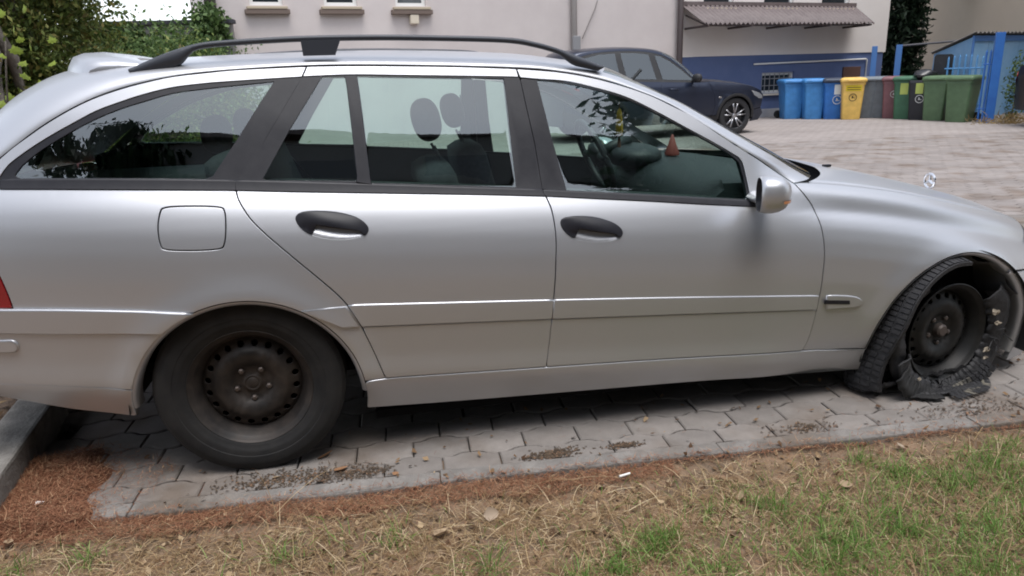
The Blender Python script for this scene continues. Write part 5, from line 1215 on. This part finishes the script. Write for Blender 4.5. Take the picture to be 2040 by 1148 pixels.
foliage('ivy', [((.9,-.12,1.1),(1.6,.16,1.35),7000), ((1.95,-.1,2.35),(.32,.3,.45),1500), ((.2,-.1,2.2),(.6,.25,.25),1200)], LF2, iw, (.07,.13), .7, .6, 8)
# young maple with bright leaves in front
ms = tag(empty('maple_sapling', (-1.72,1.95,.05)), 'young maple twig with bright yellow-green leaves at the left edge', 'sapling')
mb = MB(); stem = sm([(-.15,.3,0),(-.1,.2,.7),(0,.05,1.2),(.08,0,1.56)], .1); mb.tube(stem, [.012-.008*i/len(stem) for i in range(len(stem))], 6); mb.build('stem', BARK, ms, True)
def maple_leaf(parent, loc, s, rot):
    P = [(0,-.1),(.30,-.22),(.46,.02),(.80,.10),(.66,.30),(.78,.58),(.48,.54),(.32,.68),(.16,.82),(0,1.05),(-.16,.82),(-.32,.68),(-.48,.54),(-.78,.58),(-.66,.30),(-.80,.10),(-.46,.02),(-.30,-.22)]
    V = [(0,.25,.05)]+[(x, y, -.12*abs(x)-.1*max(0, y-.4)) for x, y in P]; n = len(P)
    o = obj('leaf', [(x*s, y*s, z*s) for x, y, z in V], [(0, 1+i, 1+(i+1) % n) for i in range(n)], LF3, parent, False); o.location = loc; o.rotation_euler = rot; return o
g = random.Random(5)
for k in range(46):
    zc = g.uniform(1.12,1.75); maple_leaf(ms, (g.uniform(-.22,.32), g.uniform(-.12,.12), zc), g.uniform(.028,.05), (g.uniform(.6,1.9), g.uniform(-.5,.5), g.uniform(-1.2,1.2)))
# conifer between the two buildings
tree('dark conifer in the gap between the two buildings', (16.9,17.8,0), .2, 8, [((0,0,.6+i*.75),(.62,.62,.6),1500) for i in range(9)]+[((1.2,-1.4,3.7),(.9,.5,.35),500),((1.7,-2.0,3.55),(.5,.35,.25),250)], LF4, (.12,.28), 51, asp=.35)
wd_ = tag(empty('tall_weed', (14.10,10.55,0)), 'tall straggly weed growing by the blue gate post', 'weed'); foliage('leaves', [((0,0,.7),(.22,.2,.65),420), ((.1,0,1.1),(.2,.15,.3),150)], leafmat('weed_leaf', (.05,.09,.03), (.12,.18,.06)), wd_, (.05,.11), .4, .2, 9)
MB().tube([(0,0,0),(.03,0,.6),(.06,.02,1.3)], [.02,.012,.004], 6).build('stem', BARK, wd_)
foliage('straw', [((0,0,.04),(.75,.5,.1),900)], leafmat('straw', (.25,.17,.07), (.42,.31,.15)), wd_, (.08,.22), .1, .1, 10)
# trees and houses on the photographer's side, which the bodywork and windows mirror
flats = tag(empty('apartment_block', (4.5,-9.2,0)), 'flat-roofed apartment block on the photographer side, mirrored in the windows', 'building')
MB().box((-2.2,-4,4.5), (12.0,8,9.0)).build('wall', M('grey_flats', (.11,.115,.12), .9, col2=(.14,.145,.15), scale=.4), flats); MB().box((-2.2,-4,9.05), (12.3,8.4,.2)).build('roof_edge', PIPEB, flats)
for i in range(3):
    for j in range(3): MB().box((-6.6+i*2.4,.02,1.9+j*2.9), (1.2,.06,1.4)).build('window', DARKGL, flats)
tree('broad dark tree behind the photographer, left', (-4.3,-9.8,0), .3, 6, clumps(-2.6,1.9,-1.2,1.0,3.0,9.4,80,(.6,1.1),520,61), LF4, (.18,.42), 61, asp=.55)
hd_ = tag(empty('gap_hedge', (-9.5,-11.2,0)), 'tall dense hedge added out of view to close sky gaps in the rear glass reflection', 'hedge')  # unseen hedge, added to block sky between the mirrored trees
MB().box((0,-.3,3.1), (15,.8,6.2)).build('dark_core', LF4MAT if False else GAPBLACK, hd_); foliage('leaves', [((-7+i*.8,.3,g_z), (1.0,.7,1.0), 420) for i in range(18) for g_z in (1.2,2.8,4.4,5.9,6.6+.6*math.sin(i*1.7))], LF4, hd_, (.16,.36), .5, .3, 77)  # black box stands in for the shade inside the hedge
tree('round tree behind the photographer, middle', (-8.6,-9.9,0), .25, 5, clumps(-3.6,2.4,-1.0,1.0,3.0,9.2,80,(.7,1.2),520,62), LF4, (.18,.42), 62, asp=.55)
tree('tall conifer behind the photographer, right', (7.2,-7.2,0), .28, 14, [((0,0,1.4+i*.9),(2.6-.12*i,2.6-.12*i,.75),1500) for i in range(16)], LF4, (.2,.5), 63, asp=.3)
tree('second conifer behind the photographer, far right', (11.0,-8.0,0), .28, 13, [((0,0,1.4+i*.9),(2.7-.14*i,2.7-.14*i,.75),600) for i in range(15)], LF4, (.2,.5), 64, asp=.3)
# ------------------------------------------------------------------ litter and grass on the verge
def kd(x, y): return (K0.y+math.tan(KA)*(x-K0.x)-.082)-y      # distance in front of the kerb's outer edge
def base_z(x, y):
    if kd(x, y) < -.08 and x > -.8: return .002 if x > -.82 else .1
    if kd(x, y) < 0: return .006
    return verge_z(x, y)+.004
def strips(name, P, yaw, pitch, L, W, bend, mat, parent=None, seg=2, kind='stuff', label=None):
    """thin curved blades: P base points, yaw/pitch direction, L length, W width, bend curvature"""
    n = len(P); P = np.asarray(P); d = np.stack([np.cos(yaw)*np.cos(pitch), np.sin(yaw)*np.cos(pitch), np.sin(pitch)], 1); s = np.stack([-np.sin(yaw), np.cos(yaw), 0*yaw], 1)
    cols = []
    for k in range(seg+1):
        t = k/seg; c = P+d*(L*t)[:, None]; c[:, 2] -= bend*L*t*t; c += s*(bend*.3*L*t*t)[:, None]
        w = W*(1-.75*t)*.5; cols += [c-s*w[:, None], c+s*w[:, None]]
    V = np.stack(cols, 1).reshape(-1, 3); b = np.arange(n)[:, None]*(2*(seg+1)); F = []
    for k in range(seg): F.append(np.concatenate([b+2*k, b+2*k+1, b+2*k+3, b+2*k+2], 1))
    o = quick(name, V, np.concatenate(F), mat, parent)
    if label: tag(o, label)
    o['kind'] = kind; return o
NEED = leafmat('rust_needles', (.16,.065,.034), (.31,.145,.08), (.46,.29,.17), .1, .8); DRY = leafmat('dry_grass', (.19,.115,.055), (.44,.315,.17), (.70,.57,.37), .25, .7); GREEN = leafmat('green_grass', (.085,.165,.03), (.18,.31,.065), (.36,.44,.16), .4, .5); BITS = leafmat('leaf_bits', (.09,.05,.028), (.24,.15,.08), (.42,.31,.19), .1, .85)
g = np.random.default_rng(21)
def scatter(n, x0, x1, y0, y1, dens):
    X = g.uniform(x0, x1, n); Y = g.uniform(y0, y1, n); k = np.array([g.random() < dens(a, b) for a, b in zip(X, Y)]); return X[k], Y[k]
def pts(X, Y, lift=0): return np.array([(a, b, base_z(a, b)+g.uniform(0, .006)+lift) for a, b in zip(X, Y)])
def sm1(a, b, v): 
    t = min(1, max(0, (v-a)/(b-a))); return t*t*(3-2*t)
# rust-red needles: a drift along the kerb, a heap in the corner by the end kerb, strays on the stones
def dn(x, y):
    d = kd(x, y); lim = .16 if x < 1.35 else .07+.03*math.sin(7*x)
    v = .16
    if -.012+.012*lump(x*2, 1) < d < lim*(1+.6*lump(x, y)): v = 1 if x < 1.45 else .55
    heap = (x+.62)/.42; hy = (y+.80)/.36
    if x > -.86 and heap*heap+hy*hy < .55+.5*lump(x*1.5, y*1.5) and x < -.1: v = 1
    if d < -.02 and v < 1:
        v = .010+.10*max(0, lump(x*.8+3, y*.8))**2*4 if d > -.45 else .01
        if d > -.12 and x > 1.9: v = max(v, .25*sm1(1.7, 2.4, x))
    if d > lim: v = .25+1.2*max(0, lump(x+5, y))
    return v
X, Y = scatter(46000, -.86, 3.6, -2.3, -.45, dn); n = len(X)
P_ = pts(X, Y); hh = np.array([max(0, 1-((a+.62)/.42)**2-((b+.80)/.36)**2) if a < 0 else 0 for a, b in zip(X, Y)]); P_[:, 2] += hh*.035*g.random(n)
strips('needle_litter', P_, g.uniform(0, 6.28, n), g.normal(.05, .16, n), g.uniform(.012, .034, n), g.uniform(.0011, .0022, n), g.normal(0, .25, n), NEED, label='drift of rust-red conifer needles along the kerb')
# the heap swept into the corner, and the drift at the kerb: a low mound under a thick mat of needles
def heapf(x, y):
    e = min(sm1(-.46, -.64, x+.16*lump(x*1.5, y*1.5)+.25*(y+.8)), sm1(-.46, -.60, y-.25*(x+.7)+.05*lump(x*2, y)))
    return e*sm1(-1.13, -1.03, y)-.6*(1-sm1(-1.13, -1.03, y))
def drift(x): return (.10+.035*lump(x, 3) if x < 1.4 else .02)
HM = M('needle_mat', (.20,.075,.035), .95, col2=(.11,.05,.028), scale=40, detail=8, bump=.9, bscale=200)
xs = np.linspace(-.86,-.05,40); ys = np.linspace(-1.12,-.42,36)
V = [(x, y, -.012+.034*heapf(x, y)*(1+.35*lump(x*3, y*3))) for y in ys for x in xs]
o = obj('needle_heap', V, [(j*40+i, j*40+i+1, (j+1)*40+i+1, (j+1)*40+i) for j in range(35) for i in range(39)], HM); tag(o, 'heap of rust-red needles in the corner by the end kerb', kind='stuff')
X, Y = scatter(26000, -.86, -.05, -1.12, -.42, lambda x, y: max(0, heapf(x, y))*.95); n = len(X)
P_ = np.array([(a, b, -.006+.034*heapf(a, b)*(1+.35*lump(a*3, b*3))+g.uniform(0, .008)) for a, b in zip(X, Y)])
strips('heap_needles', P_, g.uniform(0, 6.28, n), g.normal(.1, .2, n), g.uniform(.012, .034, n), g.uniform(.0013, .0026, n), g.normal(0, .25, n), NEED, label='loose needles covering the heap by the end kerb')
X, Y = scatter(60000, -.8, 3.4, -1.40, -.98, lambda x, y: 1 if -.006+.01*lump(x*2, 2) < kd(x, y) < max(.0, drift(x)*(1+.5*lump(x*1.7, y*2))) else 0); n = len(X)
strips('drift_needles', pts(X, Y, .008), g.uniform(0, 6.28, n), g.normal(.08, .2, n), g.uniform(.012, .034, n), g.uniform(.0012, .0024, n), g.normal(0, .25, n), NEED, label='thick drift of rust-red needles at the edging')
# chopped leaves and bits
X, Y = scatter(10000, -.86, 3.6, -2.3, -.6, lambda x, y: .55 if kd(x, y) > .02 else (.05 if kd(x, y) < -.02 else .2)); n = len(X)
V = []; P_ = pts(X, Y, .004); s = g.uniform(.004, .013, n); a = g.uniform(0, 6.28, n); ti = g.normal(0, .5, (n, 2))
q = []
for k in range(4):
    t = a+k*math.pi/2+g.uniform(-.4, .4, n); r = s*g.uniform(.5, 1.2, n); q.append(np.stack([P_[:, 0]+r*np.cos(t), P_[:, 1]+r*np.sin(t), P_[:, 2]+r*(ti[:, 0]*np.cos(t)+ti[:, 1]*np.sin(t))], 1))
o = quick('leaf_fragments', np.stack(q, 1).reshape(-1, 3), np.arange(4*n).reshape(-1, 4), BITS); o['kind'] = 'stuff'; tag(o, 'brown leaf crumbs strewn over the verge')
# dry grass
def dd(x, y):
    d = kd(x, y); return (0 if d < .015 else sm1(.03, .22, d)*(.5+.7*max(-.3, lump(x*1.3, y*1.3+2)))+.08)
X, Y = scatter(95000, -.86, 3.6, -2.4, -.98, dd); n = len(X)
strips('dry_grass', pts(X, Y), g.uniform(0, 6.28, n), np.abs(g.normal(.25, .35, n)), g.uniform(.025, .10, n), g.uniform(.0011, .0026, n), g.uniform(.1, .7, n), DRY, seg=3, label='matted dry straw-coloured grass on the verge')
X, Y = scatter(650, -.8, 3.4, -2.3, -1.05, lambda x, y: .9 if kd(x, y) > .03 else 0); n = len(X)
strips('dry_stalks', pts(X, Y, .01), g.uniform(0, 6.28, n), np.abs(g.normal(.35, .35, n)), g.uniform(.12, .30, n), g.uniform(.0018, .0032, n), g.uniform(.2, .9, n), DRY, seg=6, label='long bent dry stalks lying across the verge')
# green grass: thicker to the right, tufts in between
TUFTS = [(1.18,-1.53,.05,150),(1.06,-1.58,.05,110),(1.24,-1.50,.03,60),(2.11,-1.36,.06,120),(2.25,-1.46,.07,160),(1.60,-1.73,.08,180),(1.72,-1.66,.08,170),(1.41,-1.41,.02,25),(1.57,-1.42,.03,45),(1.62,-1.47,.04,50),(2.05,-1.25,.03,50),(2.45,-1.42,.09,200),(1.95,-1.62,.08,170),(2.18,-1.70,.10,220),(2.45,-1.60,.10,220),(2.75,-1.55,.12,220),(2.0,-1.85,.10,200),(.70,-1.52,.05,60),(.45,-1.35,.05,35),(.1,-1.33,.04,40),(-.45,-1.22,.04,45),(-.62,-1.22,.03,35),(.95,-1.62,.05,90),(2.6,-1.30,.05,70),(1.3,-1.70,.07,110)]
X, Y = [], []
for tx, ty, r, k in TUFTS: X += list(g.normal(tx, r*.6, k)); Y += list(g.normal(ty, r*.6, k))
X2, Y2 = scatter(38000, -.8, 3.6, -2.4, -1.05, lambda x, y: sm1(.05, .35, kd(x, y))*(.20+1.0*sm1(.9, 2.1, x-.5*(y+1.5)))*max(.12, .55+1.1*lump(x+1, y+7))); X = np.concatenate([X, X2]); Y = np.concatenate([Y, Y2]); n = len(X)
tall = np.concatenate([np.full(n-len(X2), 1.0), np.full(len(X2), .75)])
strips('green_grass', pts(X, Y), g.uniform(0, 6.28, n), np.clip(g.normal(1.0, .3, n), .2, 1.5), g.uniform(.04, .13, n)*tall, g.uniform(.0016, .0036, n), g.uniform(.15, .9, n), GREEN, seg=4, label='green grass growing through the dry verge')
# moss and soil in some joints by the kerb
X, Y = [], []
for mx, my, r, k in ((1.02,-.985,.05,420),(1.28,-.985,.03,200),(.20,-.93,.09,420),(.02,-.92,.08,300),(.36,-.94,.05,160),(1.98,-1.03,.06,160),(2.7,-1.05,.14,350)):
    X += list(g.normal(mx, r, k)); Y += list(g.normal(my, r*.35, k))
n = len(X); strips('joint_debris', np.array([(a, b, .003) for a, b in zip(X, Y)]), g.uniform(0, 6.28, n), g.normal(.03, .10, n), g.uniform(.006, .014, n), g.uniform(.004, .009, n), g.normal(0, .2, n), leafmat('dark_debris', (.06,.042,.03), (.11,.08,.055), (.22,.13,.08), .05, .95), label='dark soil and moss crumbs on the stones by the kerb')
# single dead leaves, picked out one by one
LEAFM = [leafmat('tan_leaf', (.30,.21,.13), (.38,.28,.18), None, .15, .8), leafmat('brown_leaf', (.26,.13,.07), (.34,.19,.10), None, .15, .8), leafmat('pale_leaf', (.40,.31,.23), (.48,.38,.29), None, .15, .8)]
def dead_leaf(label, x, y, s, m, rz, curl=.5, lift=.015):
    V = []; n = 8
    for i in range(n+1):
        t = i/n; w = .38*math.sin(math.pi*t**.8)*(1+.12*math.sin(9*t)); 
        for k in (-1, 0, 1): V.append((s*(t-.5), s*w*k, s*(curl*(.35*abs(k)*w*1.6+.55*(t-.5)**2)-.03*(k == 0))))
    F = [(3*i+k, 3*i+k+1, 3*i+3+k+1, 3*i+3+k) for i in range(n) for k in (0, 1)]
    o = obj('dead_leaf', V, F, LEAFM[m]); o.scale = (.72,.72,.72); o.location = (x, y, base_z(x, y)+lift*.7); o.rotation_euler = (g.uniform(-.5,.5), g.uniform(-.4,.4), rz); tag(o, label, 'leaf', 'dead leaves on the ground'); return o
dead_leaf('curled tan leaf in the dry grass, left of the pale upright leaf', .58,-1.35,.075,0,.6,1.0,.02)
o = dead_leaf('pale leaf standing upright in the dry grass below the rear door', .74,-1.29,.080,2,1.3,.6,.03); o.rotation_euler = (1.1,.2,.3)
dead_leaf('small yellowish leaf right of the curled tan leaf', .68,-1.33,.05,0,.2,.6,.015)
dead_leaf('small pale leaf just below the cigarette end', 1.13,-1.215,.045,2,1.1,.5,.012)
dead_leaf('round pale leaf at the kerb below the front tyre', 2.235,-1.225,.055,2,.3,.4,.02)
dead_leaf('tan leaf lying among the grass tufts on the right', 1.90,-1.395,.06,0,-.4,.8,.02)
dead_leaf('yellowish leaf left of the grass tufts on the right', 1.54,-1.375,.055,0,.9,.7,.025)
dead_leaf('brown crumpled leaf in the needle heap by the end kerb', -.735,-.66,.06,0,.5,.9,.03)
dead_leaf('yellow leaf scrap on the paving below the rear wheel', .055,-.905,.035,0,.3,.5,.004)
dead_leaf('rust-brown leaf on the paving right of the rear tyre', .215,-.79,.085,1,.2,.4,.006)
dead_leaf('flat rust-brown leaf on the paving nearer the kerb', .275,-.905,.075,1,.5,.3,.006)
dead_leaf('dark brown leaf on the paving below the rear door', .46,-.985,.04,1,.8,.6,.004)
dead_leaf('brown leaf lying at the verge in the left corner', -.70,-1.10,.05,0,1.9,.7,.02)
cg = tag(MB().tube([(-.021,0,0),(.021,0,0)], .0042, 10).build('cigarette_end', M('white_paper', (.78,.77,.74), .8), None, True, 40), 'white cigarette end lying in the rust-red needles at the kerb', 'cigarette end'); cg.location = (1.215,-1.185,base_z(1.215,-1.185)+.02); cg.rotation_euler = (0,0,.25)
for lb, x, y in (('white paper scrap in the needle heap', -.675,-.93), ('white paper scrap at the bottom left edge', -.83,-1.02)):
    o = obj('paper_scrap', [(-.012,-.006,0),(.012,-.008,.004),(.014,.006,.002),(-.010,.007,.006)], [(0,1,2,3)], M('paper', (.75,.74,.72), .9)); o.location = (x, y, base_z(x, y)+.03); tag(o, lb, 'paper', 'paper scraps')
# leaf litter in the raised bed at the left
g2 = np.random.default_rng(5); n = 4200; X = g2.uniform(-3.2,-.98,n); Y = g2.uniform(-.9,3.5,n); P_ = np.stack([X, Y, .10+.03*np.array([lump(a*.6, b*.6) for a, b in zip(X, Y)])], 1); s = g2.uniform(.008,.026,n); a = g2.uniform(0,6.28,n); ti = g2.normal(0,.5,(n,2)); q = []
for k in range(4):
    t = a+k*math.pi/2+g2.uniform(-.3,.3,n); r = s*g2.uniform(.6,1.2,n); q.append(np.stack([P_[:,0]+r*np.cos(t), P_[:,1]+r*np.sin(t), P_[:,2]+.01+r*(ti[:,0]*np.cos(t)+ti[:,1]*np.sin(t))], 1))
o = quick('bed_leaf_litter', np.stack(q, 1).reshape(-1, 3), np.arange(4*n).reshape(-1, 4), leafmat('bed_leaves', (.10,.06,.03), (.32,.22,.10), (.5,.42,.25), .1, .85)); o['kind'] = 'stuff'; tag(o, 'dry leaves lying in the raised bed behind the car')
